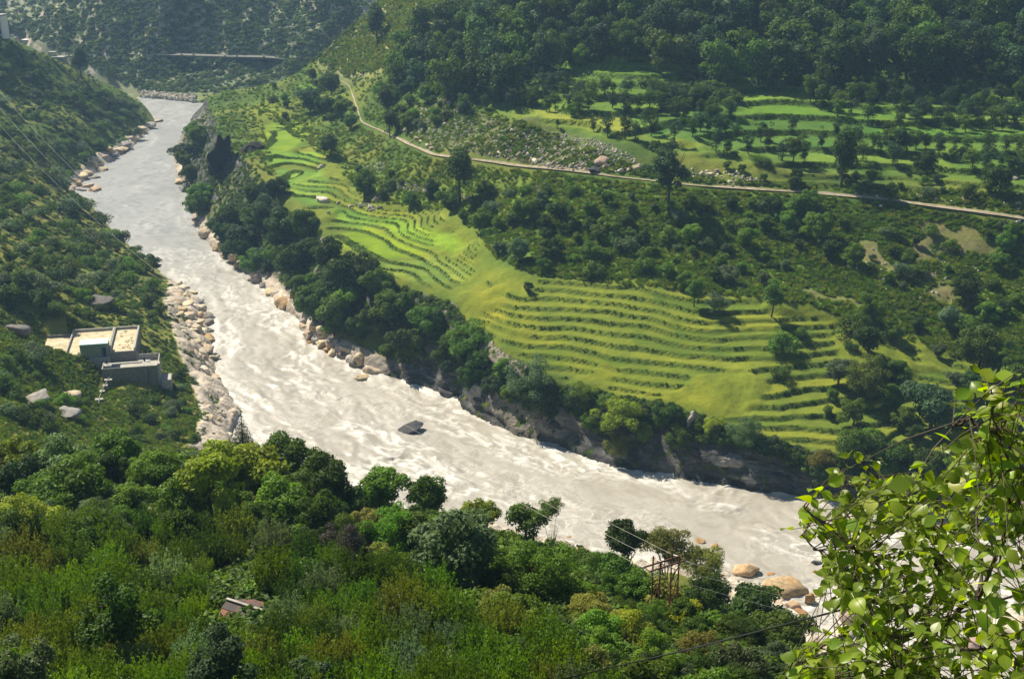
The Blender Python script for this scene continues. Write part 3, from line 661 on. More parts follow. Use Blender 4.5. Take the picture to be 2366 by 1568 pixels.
def place(items):
    """items: dicts with x, y (where the crown's middle is seen), r (its apparent radius), kind ... -> stands on the ground there"""
    x = np.array([i['x'] for i in items], float); y = np.array([i['y'] for i in items], float); rp_ = np.array([i['r'] for i in items], float)
    bs = np.array([LIB[i['kind']]['base']*i.get('sq', 1) for i in items]); t0 = items[0].get('t0', 30)
    w = cast(x, y+rp_*bs*.9, HMAP, t0); dist = np.linalg.norm(w-np.array((0, 0, HC)), axis=1); Rm = rp_*dist/FX
    w = cast(x, y, HMAP, t0, np.nan_to_num(bs*Rm, nan=1.0)); dist = np.linalg.norm(w-np.array((0, 0, HC)), axis=1); Rm = rp_*dist/FX
    out = []
    for k, i in enumerate(items):
        if 'Y' in i:
            dd = raydir(i['x'], i['y']); t_ = i['Y']/dd[1]; cx_, cy_, cz_ = dd[0]*t_, i['Y'], HC+dd[2]*t_; R_ = i['r']*t_*.985/FX; zg_ = float(hgt(cx_, cy_))
            o_ = plant(i['kind'], i['name'], cx_, cy_, zg_-.2, R_, i.get('tone', 'mid green'), i['label'], i['cat'], i.get('group'), int(i['x']), base=(cz_-zg_+.2)/R_)
            out.append((i, (cx_, cy_, cz_), o_)); continue
        if np.isnan(w[k, 0]) or np.isnan(Rm[k]): continue
        z = float(hgt(w[k, 0], w[k, 1]))
        if z < -.2: continue
        out.append((i, w[k], plant(i['kind'], i['name'], w[k, 0], w[k, 1], z-.15, Rm[k], i.get('tone', 'mid green'), i['label'], i['cat'], i.get('group'), hash((round(i['x']), round(i['y']))) & 0xffff, sq=i.get('sq', 1))))
    finish_labels([(o, i['x'], i['y']) for i, _, o in out if i.get('group')])
    return out
def scatter_px(poly, n, mind=0, seed=0, exclude=()):
    r = random.Random(seed); xs = [p[0] for p in poly]; ys_ = [p[1] for p in poly]; out = []; tries = 0; P_ = np.array(poly)
    def ins(x, y, q):
        c = False; j = len(q)-1
        for i in range(len(q)):
            if (q[i][1] > y) != (q[j][1] > y) and x < (q[j][0]-q[i][0])*(y-q[i][1])/(q[j][1]-q[i][1])+q[i][0]: c = not c
            j = i
        return c
    while len(out) < n and tries < n*60:
        tries += 1; x = r.uniform(min(xs), max(xs)); y = r.uniform(min(ys_), max(ys_))
        if not ins(x, y, poly): continue
        if any(ins(x, y, q) for q in exclude): continue
        if mind and any((x-a)**2+((y-b)*1.3)**2 < mind*mind for a, b in out): continue
        out.append((x, y))
    return out
# masses nobody could count: points that carry a few plant forms (real instances of real leaves)
def src_obj(name, me, col):
    me = me.copy(); me.materials.clear(); me.materials.append(foliage_mat('foliage_tone', fixed=col)); return bpy.data.objects.new(name, me)
def stuff(name, label, P_, S_, sources, seed=0, cat=None):
    me = bpy.data.meshes.new(name); me.vertices.add(len(P_)); me.vertices.foreach_set('co', np.asarray(P_, np.float32).ravel())
    r = np.random.default_rng(seed); fattr(me, 's', S_)
    a = me.attributes.new('pick', 'INT', 'POINT'); a.data.foreach_set('value', r.integers(0, len(sources), len(P_)).astype(np.int32))
    rt = np.stack([r.normal(size=len(P_))*.08, r.normal(size=len(P_))*.08, r.uniform(0, 6.28, len(P_))], 1).astype(np.float32)
    a = me.attributes.new('turn', 'FLOAT_VECTOR', 'POINT'); a.data.foreach_set('vector', rt.ravel())
    o = add_obj(name, me, None, label, cat, None, 'stuff')
    ng = bpy.data.node_groups.new(name, 'GeometryNodeTree'); ng.interface.new_socket('Geometry', in_out='INPUT', socket_type='NodeSocketGeometry'); ng.interface.new_socket('Geometry', in_out='OUTPUT', socket_type='NodeSocketGeometry')
    N = ng.nodes; L = ng.links; gi = N.new('NodeGroupInput'); go = N.new('NodeGroupOutput')
    jn = N.new('GeometryNodeJoinGeometry')
    pk = N.new('GeometryNodeInputNamedAttribute'); pk.data_type = 'INT'; pk.inputs['Name'].default_value = 'pick'
    sc = N.new('GeometryNodeInputNamedAttribute'); sc.data_type = 'FLOAT'; sc.inputs['Name'].default_value = 's'
    tn = N.new('GeometryNodeInputNamedAttribute'); tn.data_type = 'FLOAT_VECTOR'; tn.inputs['Name'].default_value = 'turn'
    e2r = N.new('FunctionNodeEulerToRotation'); L.new(tn.outputs[0], e2r.inputs[0])
    for k, s in enumerate(sources):
        oi = N.new('GeometryNodeObjectInfo'); oi.inputs['Object'].default_value = s; oi.inputs['As Instance'].default_value = True
        ip = N.new('GeometryNodeInstanceOnPoints'); L.new(gi.outputs[0], ip.inputs['Points']); L.new(oi.outputs['Geometry'], ip.inputs['Instance'])
        cm = N.new('FunctionNodeCompare'); cm.data_type = 'INT'; cm.operation = 'EQUAL'; L.new(pk.outputs[0], cm.inputs[2]); cm.inputs[3].default_value = k
        L.new(cm.outputs[0], ip.inputs['Selection']); L.new(e2r.outputs[0], ip.inputs['Rotation']); L.new(sc.outputs[0], ip.inputs['Scale']); L.new(ip.outputs[0], jn.inputs[0])
    L.new(jn.outputs[0], go.inputs[0]); md = o.modifiers.new('scatter', 'NODES'); md.node_group = ng
    return o
# ---------------------------------------------------------------- the wood on the near hillside: trees that stand out
TREE = 'tree'
def T(x, y, r, kind, tone, label, name='broadleaf_tree', group=None, cat='tree', sq=1.0): return dict(x=x, y=y, r=r, kind=kind, tone=tone, label=label, name=name, group=group, cat=cat, sq=sq)
fg = [
 T(130,1012,72,'broad','grey-green','spreading grey-green tree with pale shining leaves, left of the forest edge'),
 T(35,1000,60,'broad','yellow-green','yellow-green tree at the left frame edge below the grey rocks'),
 T(265,1035,62,'broad','fresh green','fresh green tree between the grey-green tree and the concrete piers'),
 T(60,1090,70,'broad','blue-green','dark bluish tree at the left edge under the yellow-green one'),
 T(180,1118,80,'broad','mid green','broad mid green tree in the second row at the left'),
 T(370,1075,62,'broad','fresh green','small fresh green tree in front of the dry grassy slope'),
 T(480,1085,88,'airy','yellow-green','tall yellowish tree whose forked dark trunk shows, in the middle of the treeline'),
 T(590,1075,80,'broad','yellow-green','yellowish round-topped tree right of the tree with forked trunk'),
 T(590,1180,50,'airy','mid green','thin-crowned tree with bare dark stem below the treeline'),
 T(665,1055,66,'broad','mid green','mid green tree on the skyline of the wood against white water'),
 T(745,1085,75,'broad','mid green','wide dark green tree at the rounded shoulder of the wood by the river'),
 T(650,1140,78,'broad','fresh green','bright fresh green rounded tree under the shoulder of the wood'),
 dict(T(800,1150,62,'broad','deep green','deep green tree on the falling edge of the wood'), Y=114),
 dict(T(880,1125,60,'broad','mid green','mid green tree standing out against the river, left of the notch'), Y=118),
 dict(T(990,1145,55,'broad','mid green','pointed green tree in the notch of the treeline'), Y=117),
 T(905,1215,62,'fine','fresh green','light fresh green bush-like tree below the notch'),
 T(820,1225,52,'fine','mid green','small green tree between the brown-grey bush and the notch'),
 T(1060,1265,112,'broad','grey-green','large grey-green tree with drooping pale leaves and visible trunk, centre of the wood','broadleaf_tree',None,TREE,1.0),
 dict(T(1110,1180,48,'broad','yellow-green','small yellowish tree behind the large grey-green tree'), Y=112),
 dict(T(1215,1200,64,'airy','mid green','open-crowned tree whose thin stems show against the river'), Y=110),
 dict(T(1275,1170,30,'fine','fresh green','slim top of a tree rising highest over the river bank'), Y=113),
 T(1245,1310,92,'fine','mid green','feathery rounded tree right of the large grey-green tree'),
 dict(T(1330,1330,66,'fine','mid green','fine-leaved green tree between the feathery tree and the steel frame'), Y=96),
 T(1195,1400,66,'broad','fresh green','low fresh green tree in front of the feathery tree'),
 dict(T(1440,1235,58,'broad','deep green','dark green tree crossed by the wires left of the steel frame'), Y=115),
 dict(T(1545,1258,72,'fine','olive','olive feathery rounded tree just behind the rusty steel frame'), Y=119),
 dict(T(1625,1300,60,'fine','olive','smaller olive tree right of the rusty steel frame by the water'), Y=124),
 dict(T(1405,1310,60,'broad','mid green','green tree left of the steel frame below the wires'), Y=106),
 dict(T(1460,1380,72,'broad','deep green','dark bushy tree at the foot of the steel frame, left side'), Y=90),
 dict(T(1640,1370,56,'broad','deep green','dark round tree right of the foot of the steel frame'), Y=100),
 T(1370,1410,62,'fine','olive','dull olive tree with reddish tips below the feathery tree'),
 dict(T(1745,1400,76,'broad','deep green','deep green pointed tree in front of the orange boulders'), Y=108),
 dict(T(1800,1470,72,'broad','mid green','green tree right below the boulders at the water'), Y=100),
 dict(T(1512,1412,38,'fine','fresh green','light bush growing round the left legs of the steel frame'), Y=69), dict(T(1578,1405,34,'broad','mid green','green bush growing round the right legs of the steel frame'), Y=70),
 T(1440,1450,66,'fine','yellow-green','pale yellowish flowering tree in the lower right of the wood'),
 T(1580,1415,48,'broad','bright yellow-green','bright yellow-green young tree under the steel frame'),
 T(1520,1510,62,'fine','fresh green','light green tree below the pale flowering tree'),
 T(1620,1490,66,'fine','olive','mustard olive tree crossed by the black cable'),
 T(1700,1520,66,'broad','grey-green','grey-green shining tree just above the black cables'),
 T(1490,1580,74,'broad','mid green','mid green tree on the lower frame edge under the black cable'),
 T(1640,1590,74,'broad','fresh green','fresh green tree on the lower frame edge between the two cables'),
 T(60,1195,74,'fine','yellow-green','fluffy yellow-green tree at the left edge'),
 T(300,1150,52,'broad','fresh green','small tree with forked dark trunk above the long shoots'),
 T(200,1215,50,'fine','olive','pale dry-leaved tree next to the fluffy one'),
 T(10,1235,52,'broad','blue-green','blue-green tree cut by the left frame edge'),
 T(430,1150,66,'broad','mid green','mid green tree under the tall yellowish tree'),
 T(740,1175,60,'broad','mid green','mid green tree next to the bright rounded tree'),
 T(500,1510,88,'airy','blue-green','silvery blue-green tree with long leaves on the lower frame edge'),
 T(50,1535,84,'airy','grey-green','pale large-leaved tree in the lower left corner'),
 T(255,1400,100,'airy','deep green','wide dark tree standing in the orchard at the lower left'),
 T(720,1560,56,'airy','grey-green','small silvery tree on the lower frame edge left of the middle'),
 T(790,1255,60,'fine','brown-grey','brown-grey half bare bush under the shoulder of the wood','bush',None,'bush'),
]
pine = [T(560,1003,32,'conifer','blue-green','small dark pointed pine in front of the rocky river bank','pine_tree')]
pine[0]['Y'] = 124; pine[0]['r'] = 34; pine[0]['tone'] = 'deep green'; place(fg); place(pine)
# orchard of trees with long upright shoots
sh_poly = [(-60,1240),(180,1215),(420,1210),(640,1215),(740,1290),(960,1330),(1130,1430),(1330,1480),(1420,1620),(1380,1700),(-60,1700)]
roofz = [(470,1290),(620,1290),(640,1500),(470,1500)]
pts = scatter_px(sh_poly, 165, 54, 5, [roofz]); pts.sort(key=lambda p: p[1])
tn = ['mid green','fresh green','mid green','grey-green','deep green','olive green']
def area_word(x, y):
    h_ = 'left' if x < 500 else 'middle' if x < 950 else 'right'; v = 'back rows' if y < 1320 else 'middle rows' if y < 1460 else 'front rows'
    return h_, v
its = []
for k, (x, y) in enumerate(pts):
    tone = tn[(k*7+int(x)) % 6]; h_, v = area_word(x, y)
    rr_ = 37+((k*37) % 25)+(y-1200)*.05; sz, ps = where3(x, y, sh_poly, rr_, 55); its.append(T(x, y, rr_, 'shoot', tone, f'{sz}{tone} upright-shooting fruit tree, {"rear" if y < 1290 else "second" if y < 1350 else "middle" if y < 1420 else "fourth" if y < 1490 else "fifth" if y < 1560 else "front"} rows, {"far left" if x < 300 else "left" if x < 600 else "centre" if x < 900 else "right" if x < 1150 else "far right"} of orchard', 'orchard_tree', 'fruit trees with upright shoots in the near orchard', 'fruit tree'))
place(its)
# fill of the wood between them
fills = [([(0,1030),(420,1060),(640,1090),(800,1150),(960,1190),(960,1290),(740,1260),(600,1230),(300,1220),(0,1220)], 34, 'left of the large grey-green tree'),
         ([(1150,1240),(1330,1270),(1480,1330),(1700,1380),(1860,1500),(1880,1640),(1400,1640),(1300,1480),(1130,1420)], 40, 'below the steel frame'),
         ([(1880,1560),(2400,1600),(2400,1700),(1880,1700)], 10, 'under the leafy branches')]
its = []
for a, (pp, n, where) in enumerate(fills):
    for k, (x, y) in enumerate(scatter_px(pp, n, 42, 20+a)):
        tone = ['deep green','mid green','fresh green','mid green','olive','grey-green'][(k*5+a) % 6]
        rr_ = 40+(k*13) % 26; sz, ps = where3(x, y, pp, rr_, 52); its.append(T(x, y+18, rr_, ['broad','fine','broad'][k % 3], tone, f'{sz}{tone} tree, {ps} part, {where}', 'broadleaf_tree', f'crowded trees of the near wood {where}', 'tree'))
place(its)
# ---------------------------------------------------------------- far bank: cliff trees
cl = [T(815,628,62,'broad','deep green','big round dark tree on the cliff edge below the bright paddy'), T(760,585,44,'broad','deep green','dark tree on the cliff left of the big round one'),
 T(905,705,58,'broad','mid green','bushy tree hanging on the cliff face right of the bare rock rib'), T(985,735,52,'broad','mid green','tree on the cliff edge under the grass slope'), T(940,790,50,'broad','deep green','deep green tree low on the cliff beside the rock rib'),
 T(1075,800,66,'fine','fresh green','light green rounded tree leaning over the cliff edge'), T(1090,870,42,'broad','deep green','dark bush hanging below the light rounded tree'), T(1215,880,72,'fine','grey-green','grey-green rounded tree on the dark cliff'),
 T(1250,930,50,'broad','deep green','deep green bush hanging under the grey-green cliff tree'), T(1345,915,42,'fine','yellow-green','yellow-green bush on the cliff edge under the lowest terrace'), T(1425,965,72,'fine','yellow-green','yellow-green sprawling tree on the cliff face'),
 T(1430,1030,40,'fine','olive','olive bush hanging low on the cliff'), T(1545,960,46,'broad','deep green','deep green bush filling the notch in the cliff'), T(1570,1010,38,'broad','mid green','green bush low in the cliff notch'),
 T(1725,1005,50,'fine','grey-green','grey-green bush on the low cliff near its right end'), T(1650,990,30,'fine','yellow-green','small yellowish bush above the slanting rock'), T(1900,1075,44,'fine','olive','olive bush where the cliff runs down to the water'),
 T(1975,1040,60,'broad','mid green','mid green tree above the end of the cliff'), T(2060,1060,56,'broad','deep green','dark tree above the river behind the leafy branches'), T(2130,1090,60,'broad','deep green','deep green tree at the water behind the leafy branches'), T(2220,1100,60,'broad','mid green','green tree at the right end of the far bank'),
 T(720,700,52,'broad','mid green','green tree on the lower cliff above the pale boulders'), T(770,730,52,'broad','mid green','tree low on the cliff over the standing rock'), T(800,700,40,'broad','fresh green','fresh green tree in the fold of the cliff'),
 T(670,610,48,'broad','deep green','dark tree half way up the cliff'), T(650,540,50,'broad','deep green','deep green tree on the cliff right of the black crag'), T(610,500,40,'broad','blue-green','bluish tree beside the black crag'),
 T(560,560,44,'broad','blue-green','bluish tree low on the cliff under the black crag'), T(700,520,40,'broad','mid green','green tree on the cliff edge by the terraces'), T(440,400,30,'broad','deep green','bluish dark tree on the outward bend of the cliff'),
 T(455,470,32,'broad','mid green','green tree low over the water at the bend'), T(530,500,34,'broad','deep green','deep green tree left of the black crag'), T(425,360,26,'broad','mid green','bush jutting over the water at the bend of the cliff'),
 T(640,440,30,'broad','deep green','dark tree at the top right of the black crag'), T(460,310,30,'broad','mid green','green bush on the steep headland'), T(510,520,34,'broad','blue-green','bluish bush at the foot of the black crag'),
 T(2150,1130,52,'broad','mid green','green bush beside the water behind the branches'), T(830,760,36,'broad','deep green','dark bush beside the pale rock rib'), T(870,660,44,'broad','mid green','green bush on top of the pale rock rib')]
cl_poly = [(430,300),(470,270),(520,330),(600,400),(640,470),(720,530),(780,600),(900,660),(1040,700),(1130,810),(1300,900),(1420,915),(1620,965),(1900,1060),(2366,1100),(2366,1150),(1950,1110),(1700,1050),(1500,1010),(1300,960),(1180,930),(1090,890),(1000,830),(860,800),(760,760),(680,700),(560,600),(480,530),(430,450),(405,380)]
for k, (x, y) in enumerate(scatter_px(cl_poly, 85, 26, 77, [[(470,320),(610,320),(610,390),(550,470),(470,470)]])):
    tone = ['deep green','mid green','deep green','blue-green','mid green','fresh green'][k % 6]; w_ = 'left of the black crag' if x < 490 else 'near the black crag' if y < 520 else 'above the stained rock' if x < 740 else 'above the pale boulders' if x < 900 else 'at the river corner' if x < 1100 else 'above the dark wet rock' if x < 1400 else 'left of the slanting rock' if x < 1650 else 'at its right end'
    cl.append(T(x, y+6, 18+(k*11) % 18, 'broad', tone, f'small {tone} tree {"high" if (k_h := (y-(300+.42*(x-430)))) < 120 else "low"} on the cliff {w_}', 'cliff_tree', 'small trees growing on the cliff', 'tree'))
for c_ in cl: c_['r'] *= .84 if c_['x'] > 880 else .92; c_['y'] -= 6 if c_['x'] > 1000 else 12 if 540 < c_['x'] < 880 else 0
place(cl)
# ---------------------------------------------------------------- far bank: single trees on the slope
ms = [T(1062,385,50,'tall','deep green','tall dark tree with bare trunk beside the dirt road'), T(1548,385,62,'airy','blue-green','wide flat-topped dark tree with bare trunk right of the pale boulder'), T(1865,460,34,'broad','mid green','leafy tree with slim trunk just below the road'),
 T(1790,470,22,'broad','deep green','small dark round tree below the road, left of the leafy one'), T(1890,515,36,'broad','fresh green','fresh green tree below the leafy tree'), T(760,332,24,'broad','deep green','round dark lone bush above the paddies'),
 T(722,172,14,'tall','deep green','slim dark tree on the saddle left of the path'), T(765,190,24,'broad','deep green','dark wide-crowned tree with short trunk on the saddle'), T(715,225,28,'broad','blue-green','bluish tree group\'s largest tree on the saddle'),
 T(752,240,26,'broad','deep green','dark tree among those left of the path'), T(790,245,24,'broad','mid green','green tree right of the dark ones by the path'), T(812,275,18,'broad','mid green','small tree at the bend of the path'),
 T(658,265,9,'broad','deep green','tiny round tree on the open headland'), T(662,238,10,'broad','deep green','tiny tree above the round one on the headland'), T(892,225,26,'tall','deep green','dark upright tree right of the path'), T(900,275,24,'tall','deep green','lower dark upright tree right of the path'),
 T(870,45,30,'tall','blue-green','pointed tree standing alone on the pale grassy ridge'), T(1605,665,26,'tall','fresh green','fresh green upright tree on the mid slope'), T(1655,700,30,'fine','grey-green','pale leafless-looking tree on the terraces'),
 T(1785,680,32,'tall','mid green','green upright tree right of the pale tree'), T(2230,665,38,'broad','deep green','dark round tree beside the brown earth'), T(2015,715,40,'fine','fresh green','fresh green tree below the brown earth'),
 T(2105,590,20,'broad','fresh green','small bright tree in the middle of the brown earth'), T(1990,870,52,'fine','olive green','dull brown-green tree on the right terraces'), T(2155,930,60,'broad','blue-green','bluish dark tree on the right terraces'),
 T(2265,800,50,'broad','mid green','mid green tree at the right end of the terraces'), T(2330,850,42,'broad','fresh green','fresh green tree behind the top of the leafy branches'), T(1220,662,14,'broad','deep green','small dark bush on the grass above the terraces'),
 T(2020,100,44,'airy','grey-green','pale grey-green tree standing out of the dark orchard'), T(1340,128,24,'broad','fresh green','fresh green tree at the end of the bright field strip'), T(1875,195,22,'tall','mid green','slim upright tree right of the terraces'),
 T(1900,215,22,'tall','deep green','second slim tree right of the upright one'), T(1950,350,44,'tall','deep green','tall dark tree in front of the upper orchard'), T(1835,340,24,'tall','mid green','ivy-clad crooked tree left of the tall dark one'), T(2140,370,26,'broad','deep green','dark upright tree at the right of the orchard'),
 T(1325,250,18,'broad','fresh green','small fresh green tree on the yellow field'), T(1288,285,8,'tall','deep green','thin post-like tree at the edge of the yellow field'), T(2305,405,36,'broad','deep green','dark tree in the right terraces above the road'), T(840,420,30,'broad','mid green','bushy tree between terraces and scree')]
place(ms)
vs_ = [(1372,285,14),(1405,290,20),(1445,290,24),(1470,300,20),(1508,285,22),(1560,300,22),(1640,262,20),(1655,318,22),(1700,300,18),(1730,330,20),(1775,320,22),(1812,340,22),(1860,345,22),(1690,250,18),(1760,300,20),(1830,290,16),(1600,290,20),(1490,265,18),(1680,340,16),(1935,290,20),(2020,330,18),(2080,320,22),(2050,300,20),(1980,310,20),(1900,320,18)]
place([T(x, y, r, 'vase', ['deep green','blue-green'][k % 2], f'{["deep green","blue-green"][k%2]} vase-shaped fruit tree on the {"left" if x<1600 else "middle" if x<1850 else "right"} of the upper field', 'fruit_tree', 'single vase-shaped fruit trees on the upper field', 'fruit tree', 1.15) for k, (x, y, r) in enumerate(vs_)])
# mid slope shrubs
mp_poly = [([(1040,490),(1250,470),(1500,510),(1700,560),(1850,600),(1750,660),(1500,640),(1300,620),(1150,580)], 50, 24, 'on the bushy mid slope'), ([(780,370),(900,390),(1040,440),(1230,420),(1500,450),(1480,500),(1200,480),(980,470),(850,440)], 26, 17, 'between the scree and the paddies'),
  ([(1480,440),(1800,470),(2000,520),(1900,590),(1700,540),(1500,500)], 24, 20, 'below the road'), ([(1800,760),(2366,700),(2366,1080),(2050,1060),(1900,1000),(1760,860)], 44, 28, 'on the right terraces'),
  ([(2000,520),(2366,520),(2366,700),(1960,640)], 20, 20, 'around the brown earth'), ([(600,200),(760,160),(830,260),(740,290),(640,250)], 14, 11, 'on the saddle'), ([(870,180),(1000,210),(1100,260),(1000,300),(900,290)], 22, 17, 'above the scree'), ([(1500,330),(1900,380),(2366,420),(2366,470),(1900,440),(1620,400)], 26, 15, 'on the bank above the road')]
its = []
for a, (pp, n, r0, where) in enumerate(mp_poly):
    for k, (x, y) in enumerate(scatter_px(pp, n, r0*1.15, 300+a)):
        tone = ['deep green','mid green','fresh green','grey-green','fresh green'][k % 5]
        rr_ = r0*(.5+.08*((k*7) % 11)); sz, ps = where3(x, y, pp, rr_, r0); its.append(T(x, y, rr_, 'broad' if k % 3 else 'shrub', tone, f'{sz}{tone} bush {where}, {ps}', 'bush', f'bushes {where}', 'bush'))
place(its)
# upper wood and orchards
up = [([(930,60),(1200,-20),(1500,-30),(1500,110),(1350,130),(1270,150),(1150,190),(1000,180),(900,190)], 62, 33, 'left part of the upper wood', 'forest_tree', 'far'),
      ([(1500,-30),(1950,-30),(1950,140),(1700,150),(1500,110)], 56, 36, 'middle of the upper wood', 'forest_tree', 'far'), ([(1950,-30),(2420,-30),(2420,160),(1950,140)], 52, 36, 'right part of the upper wood', 'forest_tree', 'far')]
its = []
for a, (pp, n, r0, where, nm_, kd) in enumerate(up):
    q_ = scatter_px(pp, n, r0*.95, 400+a)
    for k, (x, y) in enumerate(q_):
        tone = ['deep green','mid green','deep green','blue-green','mid green'][(k*3+a) % 5]
        rr_ = r0*(.75+.07*((k*5) % 9)); sz, ps = where3(x, y, pp, rr_, r0); its.append(T(x, y, rr_, kd, tone, f'{sz}{tone} tree, {ps}, {where}', nm_, f'trees in the {where}', 'tree', 1.15))
place(its)
orc = [([(1050,190),(1280,180),(1500,200),(1680,215),(1660,265),(1400,240),(1180,245),(1050,235)], 55, 19, 'low orchard left of the field strips'), ([(1880,170),(2420,150),(2420,290),(2060,275),(1880,230)], 85, 19, 'dark orchard under the wood'),
       ([(2000,310),(2420,330),(2420,390),(2150,360),(1990,345)], 30, 20, 'orchard above the right end of the road'), ([(1560,240),(1700,240),(1680,290),(1560,280)], 10, 18, 'clump between the upper fields')]
its = []
for a, (pp, n, r0, where) in enumerate(orc):
    for k, (x, y) in enumerate(scatter_px(pp, n, r0*.85, 500+a)):
        tone = ['deep green','mid green','blue-green'][k % 3]
        rr_ = r0*(.8+.06*((k*5) % 9)); sz, ps = where3(x, y, pp, rr_, r0); its.append(T(x, y, rr_, 'vase', tone, f'{sz}{tone} tree, {ps}, {where}', 'upland_fruit_tree', f'fruit trees of the {where}', 'fruit tree'))
place(its)
# left bank bushes
lf = [([(0,300),(150,380),(220,480),(330,590),(400,690),(400,760),(330,740),(60,720),(0,700)], 90, 24, 'on the left slope above the works'), ([(0,100),(160,180),(300,240),(350,290),(200,380),(100,340),(0,300)], 60, 16, 'on the shaded upper left slope'),
      ([(0,800),(110,810),(200,900),(210,1000),(0,1000)], 26, 26, 'left of the concrete piers'), ([(270,930),(440,900),(450,1020),(300,1020)], 16, 20, 'on the dry slope below the works'), ([(330,850),(440,830),(450,900),(380,900)], 7, 18, 'beside the works'), ([(130,480),(300,600),(380,700),(200,700),(60,560)], 26, 20, 'on the lower left slope')]
its = []
for a, (pp, n, r0, where) in enumerate(lf):
    for k, (x, y) in enumerate(scatter_px(pp, n, r0*.9, 600+a)):
        if 95 < x < 400 and 735 < y < 905: continue
        tone = ['mid green','deep green','grey-green','fresh green','mid green'][k % 5]
        rr_ = r0*(.55+.07*((k*7) % 10)); sz, ps = where3(x, y, pp, rr_, r0); its.append(T(x, y, rr_, 'shrub', tone, f'{sz}{tone} shrub {where}, {ps}', 'shrub', f'shrubs {where}', 'shrub'))
place(its)
place([T(352,605,20,'broad','blue-green','dark bushy tree leaning over the river from the left slope'), T(185,135,26,'tall','blue-green','tall bluish tree with pale stem beside the far terrace wall'), T(250,165,14,'conifer','blue-green','slim dark tree on the left skyline')])
# ---------------------------------------------------------------- uncountable cover
def pts_on(poly, n, seed, keep_=None):
    p = np.array(scatter_px(poly, n, 0, seed)); w = cast(p[:,0], p[:,1], HMAP, 25); w = w[~np.isnan(w[:,0])]
    w[:,2] = hgt(w[:,0], w[:,1]); w = w[w[:,2] > .3]
    if keep_ is not None: w = w[keep_(w)]
    return w
small = [mk_mesh('shrub', *crown(700+i, 260, .34, .2, .8, 7, 'dome', .5)[:2], [M_leaf]) for i in range(3)]
for i, me in enumerate(small): fattr(me, 'v', np.repeat(np.random.default_rng(i).random(260), 4))
def tuft(seed, n=70):
    r = np.random.default_rng(seed); a = r.uniform(0, 6.28, n); rad = r.random(n)**.5; b = np.stack([np.cos(a)*rad*.7, np.sin(a)*rad*.7, 0*a], 1); t = b*1.5+np.array((0,0,1))*r.uniform(.5, 1.1, n)[:, None]
    s = np.stack([-np.sin(a+r.normal(size=n)), np.cos(a), 0*a], 1)*.09; V = np.stack([b-s, b+s, t+s*.3, t-s*.3], 1).reshape(-1, 3); me = mk_mesh('tuft', V, np.arange(4*n).reshape(n, 4), [M_leaf]); fattr(me, 'v', np.repeat(r.random(n), 4)); return me
tufts = [tuft(i) for i in range(3)]
S_dark = [src_obj('shrub_form', small[i % 3], c) for i, c in enumerate([(.045,.085,.010),(.068,.118,.014),(.040,.072,.014),(.09,.14,.016)])]
S_lite = [src_obj('shrub_form', small[i % 3], c) for i, c in enumerate([(.092,.162,.016),(.072,.138,.015),(.13,.185,.022)])]
S_grass = [src_obj('grass_form', tufts[i % 3], c) for i, c in enumerate([(.095,.17,.016),(.125,.19,.02),(.065,.12,.014),(.17,.205,.035)])]
S_rank = [src_obj('grass_form', tufts[i % 3], c) for i, c in enumerate([(.062,.112,.014),(.085,.14,.016),(.05,.095,.012)])]
rr = np.random.default_rng(5)
def offw(w):
    u = (w[:,0]-WO[0])*WA[0]+(w[:,1]-WO[1])*WA[1]; v = (w[:,0]-WO[0])*WB[0]+(w[:,1]-WO[1])*WB[1]
    return ~((u > -22) & (u < 1.2) & (v > -1.2) & (v < 17.5)) & ~((u > -8.5) & (u < 5) & (v > 14) & (v < 26.5))
def U(n, a, b): return rr.uniform(a, b, n)**1.0
w = pts_on([(-60,60),(160,150),(330,240),(365,290),(200,380),(165,440),(260,530),(395,650),(440,760),(560,980),(560,1060),(-60,1060)], 8500, 1, lambda w: (bil(dLB, w[:,0], w[:,1]) > 4) & offw(w))
w2 = pts_on([(-700,-60),(-60,60),(-60,1060),(-700,1060)], 9000, 71); w = np.concatenate([w, w2])
stuff('ground_shrubs', 'low dark scrub covering the left slope above the river', w, rr.uniform(.3, 1.0, len(w))*np.clip(np.hypot(w[:,0], w[:,1])/330, .7, 1.5), S_dark+S_lite+S_lite, 1)
w = pts_on([(-60,750),(395,820),(560,980),(560,1060),(-60,1060)], 6000, 2, lambda w: offw(w) & (bil(ROCK, w[:,0], w[:,1]) < .4))
stuff('dry_grass', 'yellow grass tufts on the left slope around the concrete works', w, rr.uniform(.25, .6, len(w)), S_grass, 2)
offroad = lambda w: (bil(dRoad, w[:,0], w[:,1]) > 1.5)
w = pts_on([(470,220),(740,140),(900,170),(1000,210),(1200,280),(1500,400),(1800,430),(2420,500),(2420,760),(1850,690),(1250,640),(1150,600),(1050,490),(850,470),(760,370),(600,260),(640,420),(480,300)], 8500, 3, lambda w: offroad(w) & (bil(SOIL, w[:,0], w[:,1]) < .5) & (bil(fbm_map := pn+pn2*.8, w[:,0], w[:,1]) < .22))
stuff('slope_scrub', 'low scrub patches scattered over the slope on the far bank', w, rr.uniform(.25, .8, len(w)), S_dark[1:2]+S_dark[3:]+S_lite+S_lite, 3)
w = pts_on([(470,220),(740,140),(900,170),(1000,210),(1200,280),(1500,400),(1800,430),(2420,450),(2420,900),(1850,700),(1250,640),(1150,600),(1050,490),(850,470),(760,370),(600,260),(640,420),(480,300)], 15000, 4, lambda w: offroad(w) & (bil(SOIL, w[:,0], w[:,1]) < .5))
stuff('slope_grass', 'rough grass tufts on the far bank slope', w, rr.uniform(.35, .9, len(w)), S_grass, 4)
